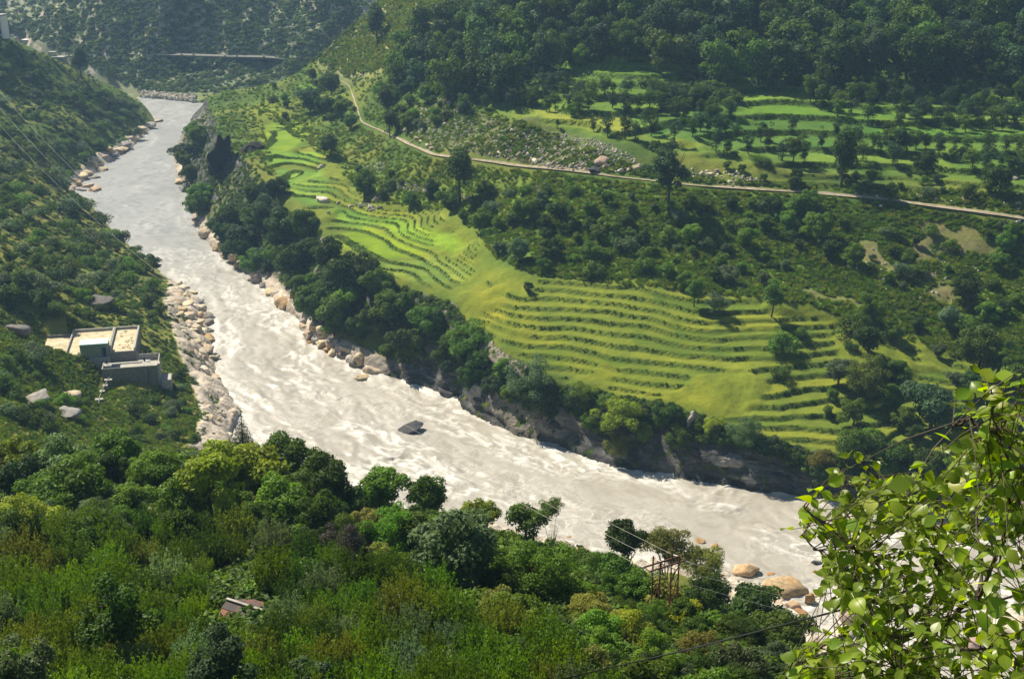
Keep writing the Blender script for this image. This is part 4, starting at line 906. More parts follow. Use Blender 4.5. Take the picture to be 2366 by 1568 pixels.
# rank growth along the terrace edges
jj, ii_ = np.nonzero((RIS > .3) & (TW > .5)); nR = len(jj); sel = rr.choice(nR, 80000, replace=True)
X_ = gx[ii_[sel]]+rr.uniform(-.5, .5, len(sel)); Y_ = gy[jj[sel]]+rr.uniform(-.5, .5, len(sel)); _, fr_, _2 = fine_terraces(X_, Y_, X_*0); m_ = (fr_ > .35) & ((fbm(X_, Y_, 9, 3, 55) > 0) | (rr.random(len(X_)) < .3)); X_ = X_[m_]; Y_ = Y_[m_]
stuff('terrace_edge_growth', 'rank dark grass and weeds along the terrace edges', np.stack([X_, Y_, fine_terraces(X_, Y_, hgt(X_, Y_))[0]], 1), rr.uniform(.09, .2, len(X_)), S_rank[:2]+S_grass[:1]+S_grass[2:3], 6)
w = pts_on(cl_poly, 9500, 7, lambda w: w[:,2] > 5.5+3*noise2(w[:,0]/6, w[:,1]/6, 3))
stuff('cliff_scrub', 'dark scrub and creepers clinging to the cliff', w, rr.uniform(.4, 1.1, len(w)), S_dark+S_lite[:2], 7)
w = pts_on([(-60,1010),(560,1040),(800,1130),(1300,1250),(1700,1380),(1880,1500),(2420,1600),(2420,1720),(-60,1720)], 9000, 8, lambda w: (w[:,1] < 150) & ~((np.abs(w[:,0]+17.0) < 3.4) & (np.abs(w[:,1]-64.5) < 3.2)))
stuff('undergrowth', 'dark undergrowth between the trees of the near wood', w, rr.uniform(.5, 1.5, len(w)), S_dark+S_lite[:1], 8)
w = pts_on([(-30,-30),(860,-30),(820,70),(735,140),(640,185),(480,215),(330,215),(280,190),(100,100),(-30,60)], 6500, 9, lambda w: (w[:,1] > 600) & (np.abs(w[:,2]-19.5) > .6))
w2 = pts_on([(-500,-260),(1000,-260),(900,-30),(-30,-30),(-30,60),(-500,60)], 6000, 72, lambda w: w[:,1] > 690); w = np.concatenate([w, w2])
stuff('mountain_scrub', 'thin dark scrub over the far rock wall across the river bend', w, rr.uniform(.6, 2.2, len(w)), S_dark+S_lite[1:2], 9)
w = pts_on([(1070,-30),(2420,-30),(2420,320),(1880,240),(1300,260),(960,210),(950,110)], 7500, 10, lambda w: bil(TW, w[:,0], w[:,1]) < .6)
w2 = pts_on([(1000,-260),(3000,-260),(3000,1000),(2420,1000),(2420,-30),(1000,-30)], 6000, 73, lambda w: bil(TW, w[:,0], w[:,1]) < .6); w = np.concatenate([w, w2])
stuff('wood_undergrowth', 'dark undergrowth of the upper wood', w, rr.uniform(.8, 2.4, len(w)), S_dark, 10)
w = pts_on([(735,140),(800,80),(850,32),(880,-10),(1080,-10),(940,90),(900,160),(800,175)], 2600, 11)
stuff('ridge_grass', 'pale tussocks on the sunlit grassy ridge', w, rr.uniform(.6, 1.5, len(w)), S_grass[1:2]+S_grass[3:]+S_lite[:1], 11)
# ---------------------------------------------------------------- rocks
def rock_mesh(name, seed, sub=3, rough=.22, angular=.5):
    import bmesh
    bm = bmesh.new(); bmesh.ops.create_icosphere(bm, subdivisions=sub, radius=1); co = np.array([v.co[:] for v in bm.verts]); r = np.random.default_rng(seed)
    for k in range(13):                      # chop flats off it
        n = r.normal(size=3); n /= np.linalg.norm(n); d = r.uniform(.42, .82); t = co@n; m = t > d; co[m] -= np.outer((t[m]-d)*(.6+.4*angular), n)
    nz = noise3(co[:,0]*1.6+seed, co[:,1]*1.6, co[:,2]*1.6, seed)+.5*noise3(co[:,0]*4, co[:,1]*4+seed, co[:,2]*4, seed)+.25*noise3(co[:,0]*9, co[:,1]*9+seed, co[:,2]*9, seed)
    co *= (1+rough*nz)[:, None]
    for v, c in zip(bm.verts, co): v.co = c
    me = bpy.data.meshes.new(name); bm.to_mesh(me); bm.free(); me.materials.append(M_rock); me.polygons.foreach_set('use_smooth', np.full(len(me.polygons), sub > 2)); return me
M_rock = mat('rock', rough=.85, spec=.25); k_ = NT(M_rock)
oi_ = k_.n.new('ShaderNodeObjectInfo')
rn = k_.noise(1.1, 7, .68, geo=True); rn2 = k_.noise(.35, 4, .6)
cc_ = k_.mix(k_.ramp(rn, [(.3, 0.0), (.68, 1.0)]), k_.mix(1.0, oi_.outputs['Color'], (.50,.46,.42), 'MULTIPLY'), k_.mix(1.0, oi_.outputs['Color'], (1.2,1.16,1.1), 'MULTIPLY'))
cc_ = k_.mix(k_.ramp(rn2, [(.5, 0.0), (.66, .45)]), cc_, k_.mix(1.0, oi_.outputs['Color'], (1.0,.72,.45), 'MULTIPLY'))
k_.l.new(cc_, k_.p.inputs['Base Color']); k_.bump(rn, .6, .25)
RK = [rock_mesh('boulder', i, 3, .16, .8) for i in range(7)]; RKs = [rock_mesh('stone', 20+i, 2, .16, .8) for i in range(4)]
RC = {'pale': (.58,.50,.38), 'white': (.70,.65,.56), 'tan': (.50,.38,.24), 'grey': (.30,.30,.30), 'dark': (.06,.063,.07), 'pinkish': (.42,.34,.30), 'orange-brown': (.42,.27,.13), 'slate': (.16,.16,.155), 'black': (.012,.012,.011)}
def rocks(items):
    x = np.array([i[0] for i in items], float); y = np.array([i[1] for i in items], float); w = cast(x, y, np.maximum(HMAP, .1), 30)
    rec = []
    for k, it in enumerate(items):
        X, Y, Z_ = w[k]
        if np.isnan(X): continue
        px, py, rx, ry, tone, label, group = it[:7]; o_ = it[7] if len(it) > 7 else {}
        d = math.sqrt(X*X+Y*Y+(HC-Z_)**2); Rx = rx*d/FX; Rz = ry*d/FX; r = random.Random(k*31+int(px))
        me = r.choice(RK if rx > 9 else RKs)
        Ry_ = o_.get('ry', Rx*r.uniform(.7, 1.05)); tilt = o_.get('tilt', r.uniform(-.25, .25))
        o = add_obj(o_.get('name', 'boulder'), me, None, label, o_.get('cat', 'boulder'), group, loc=(X, Y, Z_+Rz*o_.get('up', .25)), rot=(r.uniform(-.2, .2), tilt, o_.get('rz', r.uniform(-.6, .6))), scale=(Rx*1.1, Ry_*1.1, Rz*1.2))
        c = RC[tone]; j = r.uniform(.82, 1.12); o.color = (c[0]*j, c[1]*j*r.uniform(.97, 1.03), c[2]*j*r.uniform(.9, 1.08), 1)
        if group: rec.append((o, px, py))
    finish_labels(rec)
rocks([
 (745,466,19,11,'white','big pale flat boulder standing alone at the edge of the paddy',None), (742,390,9,7,'white','pair-sized white boulder beside the narrow terraces',None), (782,470,6,4,'pale','small boulder just right of the big pale flat boulder',None),
 (760,494,6,5,'white','small white boulder below the big pale flat boulder',None), (868,467,9,11,'pinkish','tall brownish boulder among bushes right of the paddies',None), (832,480,6,8,'white','white boulder leaning left of the tall brownish one',None), (812,478,7,5,'pale','pale boulder at the head of the curved paddy',None),
 (1392,376,19,12,'pinkish','huge pinkish boulder with dark overhang at the foot of the scree',None,{'tilt':-.4}), (1372,398,18,14,'dark','dark block under the huge pinkish boulder',None), (1471,394,14,12,'pale','rounded two-toned boulder by the road right of the huge one',None),
 (1640,407,10,8,'pale','cream boulder above the road right of the wide dark tree',None), (1622,404,7,6,'white','white boulder left of the cream one above the road',None), (1655,398,8,6,'pinkish','pinkish boulder behind the cream one above the road',None),
 (2354,476,9,7,'pale','pale boulder by the road at the right frame edge',None), (2352,517,8,7,'white','white boulder below the road at the right frame edge',None), (2342,415,15,7,'grey','flat grey boulder on the terraces near the right frame edge',None),
 (2195,475,5,4,'pale','small pale boulder above the road near its right end',None),(2035,478,5,4,'white','small white boulder above the middle of the road',None),
 (92,936,40,26,'grey','large smooth grey rock left of the concrete piers',None), (148,962,34,20,'grey','pale grey slab below the large smooth grey rock',None), (160,915,26,10,'pale','flat pale rock between shrubs left of the piers',None), (215,700,42,13,'slate','long dark outcrop above the concrete works',None), (35,765,30,13,'slate','grey rock in the scrub at the left edge',None),
 (942,998,44,11,'dark','long dark wave-washed rock in mid river',None,{'tilt':-.33,'rz':.25,'ry':2.2,'up':.1}), (1035,910,34,11,'dark','dark wet slab at the cliff foot in the river bend',None),
 (1725,1322,28,20,'tan','rounded orange-tan boulder on the near shore',None), (1815,1362,50,28,'tan','largest tan boulder on the near shore',None,{'up':.1}), (1868,1392,13,20,'orange-brown','upright orange-brown boulder at the water edge',None), (1835,1398,16,9,'tan','flat boulder in front of the largest tan one',None), (1850,1415,18,8,'orange-brown','low orange-brown boulder nearest the water pool',None), (1890,1378,14,6,'tan','flat wet boulder right of the upright one',None),
 (1705,1322,13,10,'tan','dark-topped boulder left of the rounded orange-tan one',None), (1690,1345,18,13,'white','white boulder among the near shore stones',None), (1715,1352,13,9,'white','second white boulder next to the shore stones',None), (1700,1365,12,8,'grey','grey stone between the white shore boulders',None), (1735,1360,14,8,'grey','bluish grey stone by the trees on the near shore',None), (1672,1358,10,8,'pinkish','small pinkish stone at the left end of the near shore',None),
 (1650,1266,10,8,'orange-brown','orange wet boulder standing in the shallow water',None), (1612,1249,15,4,'orange-brown','flat orange rock just under the river surface',None), (1634,1304,7,6,'dark','small black stone at the water edge by the olive tree',None), (1884,1303,14,8,'dark','dark rock washed by foam left of the leafy branches',None), (1780,1326,11,4,'orange-brown','thin brown rock breaking the shallow water',None), (1885,1322,8,4,'orange-brown','small brown rock under the dark washed one',None),
 (1965,1432,28,20,'pinkish','pinkish boulder behind the leafy branches, upper of two',None), (1948,1468,28,20,'white','bright white boulder behind the leafy branches, lower of two',None), (2335,1455,60,32,'white','great white boulder showing through leaves at the right edge',None,{'up':.1}), (2240,1500,34,20,'pinkish','boulder showing through the leaves left of the great white one',None), (2150,1165,24,16,'tan','brown boulder against dark water behind the branches',None),
 (1345,1272,20,7,'tan','flat tan stones at the river edge behind the wood',None), (1320,1242,12,3,'orange-brown','thin rock breaking the water above the flat tan stones',None),
 (693,722,12,22,'grey','standing grey rock pillar in the water below the cliff',None,{'tilt':.05,'up':.5}), (676,700,9,20,'orange-brown','yellow-stained upright rock beside the grey pillar',None,{'up':.5}), (648,697,16,9,'pale','pale low boulder left of the stained rock',None), (830,845,24,22,'pale','big cream block at the foot of the rock rib',None,{'up':.4}), (858,862,26,14,'pale','long cream block sloping into the river',None,{'tilt':.35}), (806,838,12,14,'white','white block left of the big cream one',None), (782,800,12,16,'grey','upright grey boulder in the row of pale rocks',None,{'up':.4}),
 (895,868,10,6,'dark','small black boulders\' largest at the cliff corner',None), (715,792,8,4,'orange-brown','little rock in the water before the pale boulders',None),
])
rocks([(1660+((k*67) % 200), 1335+((k*67) % 200)*.42+((k*29) % 34)-6, 9+(k*7) % 12, 6+(k*5) % 8, ['white','pale','tan','grey','white'][k % 5], f'{["white","cream","tan","grey","bright"][k%5]} stone in the heap along the near shore', 'stones heaped along the near shore') for k in range(26)])
# crags of the cliff
def crag(name, x, y, rx, ry, depth, tone, label, tilt=0, z=None):
    w = cast(x, y+ry*.2, HMAP, 30)[0]; d = np.linalg.norm(w-np.array((0,0,HC))); Rx = rx*d/FX; Rz = ry*d/FX/.96
    rm_ = rock_mesh(name, int(x) % 97, 4, .3, 1.0); o = add_obj(name, rm_, None, label, 'rock', loc=(w[0], w[1]+depth*.4, w[2]), rot=(.1, tilt, .2), scale=(Rx*1.1, depth, Rz*1.05)); c = RC[tone]; o.color = (*c, 1); return o
crag('crag', 508, 385, 32, 74, 9, 'black', 'tall black crag standing out of the wooded cliff at the river bend'); crag('crag', 572, 348, 32, 22, 6, 'black', 'smaller black crag top right of the tall black crag')
crag('rock_rib', 858, 735, 9, 48, 3, 'grey', 'pale grey rock rib running down the cliff between trees', -.1); crag('crag', 1600, 975, 26, 34, 3, 'grey', 'brownish bare crag at the cliff edge under the orange grass'); crag('crag', 1105, 905, 24, 34, 3, 'grey', 'grey stained crag at the cliff foot right of the river corner')
crag('crag', 1290, 985, 30, 26, 3, 'dark', 'dark slanting crag over the river in the middle of the cliff', -.4); crag('crag', 1700, 1070, 70, 16, 3, 'grey', 'long slanting bedded rock low on the cliff', .32); crag('crag', 1810, 1095, 50, 16, 3, 'dark', 'dark slanting rock at the right end of the cliff', .35); crag('crag', 960, 880, 36, 16, 3, 'dark', 'dark wet rock face at the inside of the river corner', .3)
lbp = [(400,650),(462,690),(484,740),(487,790),(492,850),(470,860),(430,800),(415,740),(405,700)]
it = []
for k, (x, y) in enumerate(scatter_px(lbp, 40, 13, 31)): it.append((x, y, 8+(k*7) % 15, 6+(k*5) % 9, ['pale','white','pale','tan','grey'][k % 5], f'{["pale","white","cream","tan","grey"][k%5]} boulder of the left bank, {"upper" if y<710 else "middle" if y<780 else "lower"} part beside the works', 'boulders heaped along the left river bank'))
for k, (x, y) in enumerate(scatter_px([(470,860),(510,880),(560,965),(540,1010),(490,990),(440,900)], 16, 16, 32)): it.append((x, y, 9+(k*7) % 10, 4+(k*5) % 5, ['pale','tan','pale'][k % 3], f'{["pale","tan","cream"][k%3]} block on the sloping bedrock by the river', 'blocks on the sloping bedrock'))
for k, (x, y) in enumerate([(640,697),(655,705),(700,760),(715,780),(730,792),(745,800),(760,812),(770,822),(790,826),(815,850),(842,878),(728,765),(745,785),(600,652),(612,665),(590,640),(556,618),(540,606),(520,595),(560,626),(625,682),(660,715),(800,812),(770,800),(705,745),(750,770),(505,580),(480,545),(455,515),(430,440),(418,425)]):
    it.append((x, y-2, 12+(k*7) % 12, 9+(k*5) % 10, ['pale','tan','pale','pinkish','grey'][k % 5], f'{["pale","tan","cream","pinkish","grey"][k%5]} boulder at the foot of the cliff, {"upstream" if x<560 else "middle" if x<690 else "downstream"}', 'boulders at the foot of the wooded cliff', {'up': .35}))
for k, (x, y) in enumerate([(368,281),(345,292),(330,300),(318,308),(305,322),(290,335),(272,348),(255,352),(240,362),(228,375),(232,395),(215,385),(205,400),(222,412),(195,410),(180,425),(205,432),(190,440),(172,437),(225,440),(285,345),(262,362)]):
    it.append((x-3, y, 11+(k*7) % 9, 5+(k*5) % 4, ['pale','grey','pale','tan'][k % 4], f'{["pale","grey","cream","tan"][k%4]} slab on the far left shore of the upper river', 'slabs along the far left shore'))
scr = [(940,255),(1050,245),(1180,290),(1400,330),(1480,375),(1500,400),(1300,395),(1120,362),(1010,345),(965,310)]
for k, (x, y) in enumerate(scatter_px([(1120,345),(1300,362),(1420,385),(1480,398),(1420,400),(1300,392),(1180,375),(1110,358)], 34, 10, 33)): it.append((x, y, 5+(k*3) % 6, 4+(k*5) % 4, ['white','pale','pinkish'][k % 3], f'{["white","pale","pinkish"][k%3]} boulder at the foot of the scree, {"left" if x<1250 else "right"} half', 'boulders at the foot of the scree'))
for k, (x, y) in enumerate(scatter_px([(930,300),(1010,330),(1005,350),(960,345)], 9, 10, 34)): it.append((x, y, 6+(k*3) % 5, 5, 'pale', 'pale boulder in the heap left of the tall dark tree', 'boulder heap left of the tall dark tree'))
rocks(it)
# loose stones nobody could count
SR = [src_obj('stone_form', RKs[i % 4], (1,1,1)) for i in range(4)]
for s_, c in zip(SR, [(.46,.42,.34),(.32,.29,.23),(.55,.49,.39),(.24,.22,.18)]):
    mm_ = mat('stone_tone', c, .9, .15); s_.data.materials.clear(); s_.data.materials.append(mm_)
w = pts_on(scr, 2200, 51); stuff('scree_stones', 'pale stones scattered through the scree above the road', w, rr.uniform(.16, .5, len(w))**1.0*np.where(rr.random(len(w)) < .08, 1.9, 1), SR, 51)
ws = [pts_on(q_, n_, 52+i) for i, (q_, n_) in enumerate([([(840,385),(900,375),(890,395),(845,410)], 90), ([(910,415),(990,430),(985,450),(920,440)], 140), ([(1060,450),(1100,458),(1090,475)], 40), ([(1225,432),(1260,425),(1250,450)], 50), ([(1580,395),(1700,400),(1800,430),(1700,432),(1600,420)], 120), ([(1600,1310),(1700,1320),(1760,1370),(1860,1430),(1960,1520),(1900,1540),(1740,1440),(1640,1370)], 500), ([(1000,225),(1060,235),(1100,260),(1040,270)], 140), ([(820,470),(890,480),(860,490)], 50), ([(1900,455),(2366,440),(2366,490),(2100,460)], 90),
      ([(320,212),(455,222),(450,240),(330,230)], 900), ([(700,60),(870,60),(860,130),(740,140)], 300), ([(2040,560),(2300,600),(2200,700),(1850,680)], 140), ([(395,650),(480,740),(495,860),(560,965),(500,990),(400,780)], 700)])]
sc_ = np.concatenate([rr.uniform(.18, .6, len(a))*(2.2 if i == 9 else 1.3 if i == 10 else 1) for i, a in enumerate(ws)]); w = np.concatenate(ws)
stuff('loose_stones', 'loose stones on slopes, shores and road verges', w, sc_, SR, 52)

# ---------------------------------------------------------------- building helpers
def boxV(x0, x1, y0, y1, z0, z1):
    V = np.array([(x, y, z) for z in (z0, z1) for y in (y0, y1) for x in (x0, x1)], float)
    return V, np.array([(0,2,3,1),(4,5,7,6),(0,1,5,4),(2,6,7,3),(0,4,6,2),(1,3,7,5)])
def part(name, boxes, m, parent, label=None, bevel=0):
    V, F = join([boxV(*b) for b in boxes]); o = add_obj(name, mk_mesh(name, V, F, [m]), parent, label)
    if bevel: b = o.modifiers.new('b', 'BEVEL'); b.width = bevel; b.segments = 1
    return o
M_conc = mat('concrete', (.42,.40,.35), .9, .15); a_ = NT(M_conc); a_.l.new(a_.ramp(a_.noise(1.2, 6, .7), [(.3, (.27,.26,.23)), (.55, (.40,.385,.345)), (.75, (.50,.48,.43))]), a_.p.inputs['Base Color'])
M_sand = mat('yellowed_floor', rough=.95); a_ = NT(M_sand); a_.l.new(a_.ramp(a_.noise(.5, 7, .7), [(.3, (.30,.24,.15)), (.5, (.50,.43,.28)), (.7, (.62,.56,.40))]), a_.p.inputs['Base Color'])
M_stone = mat('masonry', rough=.95); a_ = NT(M_stone)
v1 = a_.add('ShaderNodeTexVoronoi'); v1.inputs['Scale'].default_value = 2.6; a_.l.new(a_.geo(), v1.inputs['Vector']); v2 = a_.add('ShaderNodeTexVoronoi'); v2.feature = 'DISTANCE_TO_EDGE'; v2.inputs['Scale'].default_value = 2.6; a_.l.new(a_.geo(), v2.inputs['Vector'])
a_.l.new(a_.mix(a_.ramp(v2.outputs['Distance'], [(.02, 0.0), (.08, 1.0)]), (.33,.32,.29), a_.mix(a_.noise(3, 4), a_.mix(.5, (.10,.105,.10), v1.outputs['Color'], 'MULTIPLY'), (.24,.23,.20))), a_.p.inputs['Base Color']); a_.bump(v2.outputs['Distance'], .6, .1)
M_green = mat('green_plaster', rough=.9); a_ = NT(M_green); a_.l.new(a_.ramp(a_.noise(1.5, 5, .7), [(.3, (.17,.23,.16)), (.7, (.25,.31,.22))]), a_.p.inputs['Base Color'])
M_mint = mat('mint_sheet', (.48,.66,.58), .45, .5); M_dark = mat('dark_opening', (.015,.016,.018), .7, .3); M_blue = mat('blue_paint', (.03,.05,.20), .5); M_white = mat('white_paint', (.74,.73,.70), .6)
M_rust = mat('rusty_steel', rough=.8); a_ = NT(M_rust); a_.l.new(a_.ramp(a_.noise(9, 5, .7), [(.35, (.05,.025,.015)), (.6, (.16,.065,.032)), (.8, (.22,.11,.06))]), a_.p.inputs['Base Color'])
M_wire = mat('aluminium_wire', (.52,.50,.42), .45, .5); M_cable = mat('black_cable', (.012,.012,.013), .5, .4); M_ins = mat('porcelain', (.62,.62,.60), .25, .6)
# ---- the concrete works by the river (own axes: x along the back wall, -y towards the front)
works = add_obj('concrete_works', None, None, 'flat-roofed concrete and stone water works with green hut on the left river bank', 'building', loc=(WO[0], WO[1], 0), rot=(0, 0, WANG))
def W(x, y, z): u, v = wloc(x, y, z); return u, -v
TL = W(169,761,16); BR = W(358,800,16); FM = W(273,808,16); DV0 = W(241,758,16); LW1 = W(184.5,797,16); EX0 = W(112,771,15.2)
xl, xr = TL[0], 0.0; yb, yf = .0, (BR[1]+FM[1])/2; xd = (DV0[0]+FM[0])/2
zf, zt = 15.35, 16.0
part('foundation_wall', [(xl, xr, yf, yb, 8.5, 15.0)], M_stone, works)
part('floor', [(xd+.18, xr-.38, yf+.38, yb-.38, 15.002, zf)], M_sand, works, 'yellowed gravelly right floor with weeds'); part('floor', [(xl+.28, xd-.18, yf+.38, yb-.38, 15.002, zf-.02)], M_sand, works)
for nm_, b in (('parapet', (xl, xr, yb-.38, yb, 15.002, zt)), ('parapet', (xr-.38, xr, yf+.38, yb-.38-.001, 15.002, zt-.01)), ('parapet', (xl, xl+.28, yf+.38, yb-.381, 15.002, zt-.01)), ('parapet', (xd-.18, xd+.18, yf+.38, yb-.381, 15.002, zt+.02)), ('parapet', (xl, xr, yf, yf+.38, 15.002, zf+.12))): part(nm_, [b], M_conc, works, bevel=.03)
part('front_wall', [(xd-1.6, xr+.02, yf-.10, yf-.002, 13.2, 15.34)], M_stone, works)
part('chute', [(xd+.3, xd+.45, yf+.4, yb-.5, 15.36, 16.06)], M_conc, works)
part('forecourt', [(xl-5.6, xl-.02, yf*.78, yb-3, 11, 15.25)], M_sand, works, 'dusty lower court left of the parapet'); part('court_wall', [(xl-5.6, xl-.02, yb-2.999, yb-2.7, 12, 15.9)], M_stone, works)
# weeds on the floor
wd_ = [(rr.uniform(xd+.8, xr-.8), rr.uniform(yf+1, yb-1)) for _ in range(22)]
V = []; F = []
for (a, b) in wd_:
    for _ in range(10):
        q_ = len(V); dx, dy = rr.normal(size=2)*.12; V += [(a+dx-.04, b+dy, zf), (a+dx+.04, b+dy, zf), (a+dx*2.2, b+dy*2.2, zf+.22)]; F.append((q_, q_+1, q_+2))
wm_ = bpy.data.meshes.new('weeds'); wm_.from_pydata(V, [], F); wm_.materials.append(foliage_mat('weed', fixed=(.07,.10,.03))); wo_ = add_obj('weeds', wm_, works); wo_['kind'] = 'stuff'
# hut
h0 = W(185.4,798.5,17.2); h1 = W(250,793.6,17.2); hx0, hx1 = h0[0], h1[0]; hy = (h0[1]+h1[1])/2; hy = yf-.35; _c, _s2 = math.cos(WANG), math.sin(WANG); _Y = WO[1]+hx0*_s2+hy*_c; HZ = HC-_Y*math.tan(R(20)+math.atan((796.5-CY)/FX)); hb = hy+3.6; zg = HZ-3.3
dx_ = W(243,812,15)[0]
hut = part('hut_wall', [(hx0, dx_-.45, hy, hy+.2, zg, HZ-.14), (dx_+.45, hx1, hy, hy+.2, zg, HZ-.14), (dx_-.45, dx_+.45, hy, hy+.2, zg+2.3, HZ-.14), (hx0, hx0+.2, hy+.2, hb, zg, HZ-.14), (hx1-.2, hx1, hy+.2, hb, zg, HZ-.14), (hx0+.2, hx1-.2, hb-.2, hb, zg, HZ-.14)], M_green, works)
part('doorway', [(dx_-.449, dx_+.449, hy+.10, hy+.15, zg, zg+2.299)], M_dark, works)
part('door', [(dx_-.40, dx_-.05, hy+.02, hy+.07, zg+.1, zg+2.2)], M_blue, works)
part('hut_roof', [(hx0-.15, hx1+.12, hy-.15, hb+.1, HZ-.138, HZ)], M_mint, works, bevel=.02)
part('hut_plinth', [(hx0-.02, hx1+.3, hy-1.3, hy-.002, 10.5, zg+.05)], M_conc, works)
# front channel with walkways and railings
c0 = W(219,833,14.1); c1 = W(366.5,810,14.1); c2 = W(235,851,14.1); c3 = W(367,845,14.1)
cx0, cx1 = c2[0], c1[0]+.4; cyb = (c0[1]+c1[1])/2; cyf = (c2[1]+c3[1])/2
zb = 14.1
part('channel_floor', [(cx0+.2, cx1-.2, cyf+.2, cyb-.2, 8.6, 12.9)], M_conc, works)
part('channel_wall', [(cx0, cx1, cyf, cyf+.22, 8.5, zb)], M_stone, works, 'tall stone retaining wall facing the river'); part('channel_wall', [(cx0, cx1, cyb-.2, cyb, 8.5, zb+.2)], M_conc, works); part('channel_wall', [(cx1-.22, cx1, cyf+.221, cyb-.201, 8.5, zb+.1)], M_conc, works); part('channel_wall', [(cx0, cx0+.22, cyf+.221, cyb-.201, 8.5, zb)], M_conc, works)
ym = cyf+(cyb-cyf)*.42; xm = W(333,822,14.2)[0]
part('walkway', [(cx0+.2, xm+1.6, ym-.35, ym+.35, 13.9, 14.12)], M_conc, works); part('walkway', [(xm-1.2, xm+1.5, ym+.351, ym+.9, 13.9, 14.14)], M_conc, works); part('walkway', [(xm-.1, xm+1.0, cyf+.221, ym-.351, 13.9, 14.12)], M_conc, works); part('walkway', [(cx0+.1, cx0+2.0, ym-1.3, ym-.352, 13.8, 14.1)], M_conc, works)
part('sluice', [(xm+.1, xm+.45, ym-.05, ym+.05, 14.13, 15.0)], M_dark, works); part('sluice', [(cx0+.7, cx0+1.0, ym-.05, ym+.05, 14.13, 15.1)], M_dark, works)
part('buttress', [(cx1-.25, cx1+.35, cyf-.02, cyf+1.6, 8.5, 14.5)], M_conc, works); part('pale_pipe', [(xm+1.1, xm+1.25, cyf-.12, cyf-.003, 9.2, 13.2)], M_blue, works)
for k in range(11):
    x_ = cx0+.4+k*(cx1-cx0-.8)/10; part('railing_post', [(x_-.035, x_+.035, cyb-.14, cyb-.07, zb+.2, zb+.85)], M_white, works)
part('apron', [(cx1+.352, cx1+2.6, cyf-.6, cyf+3.6, 7.5, 10.6)], M_conc, works, bevel=.1)
# stepped piers carrying a thin pipe down the slope
pr = [(262,858,.95,2.6,12.9),(250,876,1.05,4.2,12.2),(243,889,.65,2.0,11.8),(236,902,.65,1.9,11.3),(229,921,1.05,2.6,11.2),(228,951,.45,1.0,12.2),(226,969,.5,.8,13.0),(226,987,.45,.7,13.6),(240,1000,1.0,1.0,13.8)]
pipe_pts = []
for k, (x, y, wd2, hh_, zz) in enumerate(pr):
    p = pz(x, y, zz); zb_ = min(float(hgt(p[0], p[1]))-.3, zz-hh_)
    pe = add_obj('concrete_pier', None, None, f'{["topmost","second","third","fourth","wide fifth","sixth","seventh","eighth","lowest wide"][k]} concrete pier counted down the slope below the works', 'pier', 'piers stepping down the slope', loc=(p[0], p[1], zz), rot=(0, 0, WANG))
    wd2 *= 1.35
    part('shaft', [(-wd2*.5, wd2*.5, -.4, .4, zb_-zz, -.13)], M_stone, pe); part('cap', [(-wd2*.6, wd2*.6, -.5, .5, -.13, 0)], M_conc, pe)
    pipe_pts.append((p[0], p[1], zz+.1))
V, F = tube(pipe_pts, [.07]*len(pipe_pts), 6); add_obj('pipe', mk_mesh('pipe', V, F, [M_conc], True), None, 'thin pale pipe laid over the piers below the works', 'pipe')
# ---- slab-roofed hut hidden in the near wood
ra = pz(525,1383,80.3); rb_ = pz(590,1416,79.95); dvx = Vector((rb_[0]-ra[0], rb_[1]-ra[1], 0)); an = math.atan2(dvx.y, dvx.x)
hutr = add_obj('stone_hut', None, None, 'small stone hut with dark slab roof and pale ridge, sunk in the near wood', 'hut', loc=(ra[0], ra[1], 0), rot=(0, 0, an))
M_slab = mat('roof_slab', rough=.8); a_ = NT(M_slab); oi2 = a_.n.new('ShaderNodeObjectInfo'); a_.l.new(a_.mix(oi2.outputs['Random'], a_.mix(a_.noise(4, 5), (.05,.042,.045), (.10,.085,.08)), (.24,.10,.065)), a_.p.inputs['Base Color'])
zr = ra[2]; Lr = 4.2
part('wall', [(.15, Lr-.15, -1.9, 1.9, 74, zr-1.15)], M_stone, hutr)
part('ridge_cap', [(-.05, Lr+.05, -.09, .09, zr-.02, zr+.07)], M_white if False else M_conc, hutr, bevel=.02)
V, F = boxV(-.24, .24, -.30, .30, -.02, .02); slab = mk_mesh('roof_slab', V, F, [M_slab])
for sd_, sg in ((-1, 1), (1, -1)):
    for i in range(9):
        for j in range(5):
            o = bpy.data.objects.new('roof_slab', slab); COL.objects.link(o); o.parent = hutr
            o.location = (.24+i*.465+random.uniform(-.03, .03)+(j % 2)*.06, sd_*(.26+j*.44), zr-.05-(.26+j*.44)*.55+.02); o.rotation_euler = (-sd_*R(29)+R(4)*sd_, 0, random.uniform(-.05, .05)); o.scale = (random.uniform(.92, 1.05), 1, 1)
# ---- rusty double-pole frame and its wires
f0 = pz(1487,1310,78.3); f1 = pz(1570,1284,78.3); dv = Vector((f1[0]-f0[0], f1[1]-f0[1], 0)); Lf = dv.length; fa = math.atan2(dv.y, dv.x)
frame = add_obj('power_pole_frame', None, None, 'rusty steel double-pole line frame standing in the near wood by the river', 'power pole', loc=(f0[0], f0[1], 78.3), rot=(0, 0, fa))
wf = .62
part('crossarm', [(0, Lf, -.035, .035, -.05, .05)], M_rust, frame); part('crossarm', [(0, Lf, -wf-.035, -wf+.035, -.05, .05)], M_rust, frame)
for x_ in (.03, Lf*.45, Lf-.03): part('crossarm_tie', [(x_-.025, x_+.025, -wf+.036, -.036, -.03, .03)], M_rust, frame)
V, F = tube([(Lf*.45, -.04, .0), (Lf*.25, -wf+.04, .0)], [.02, .02], 4); add_obj('crossarm_brace', mk_mesh('brace', V, F, [M_rust]), frame)
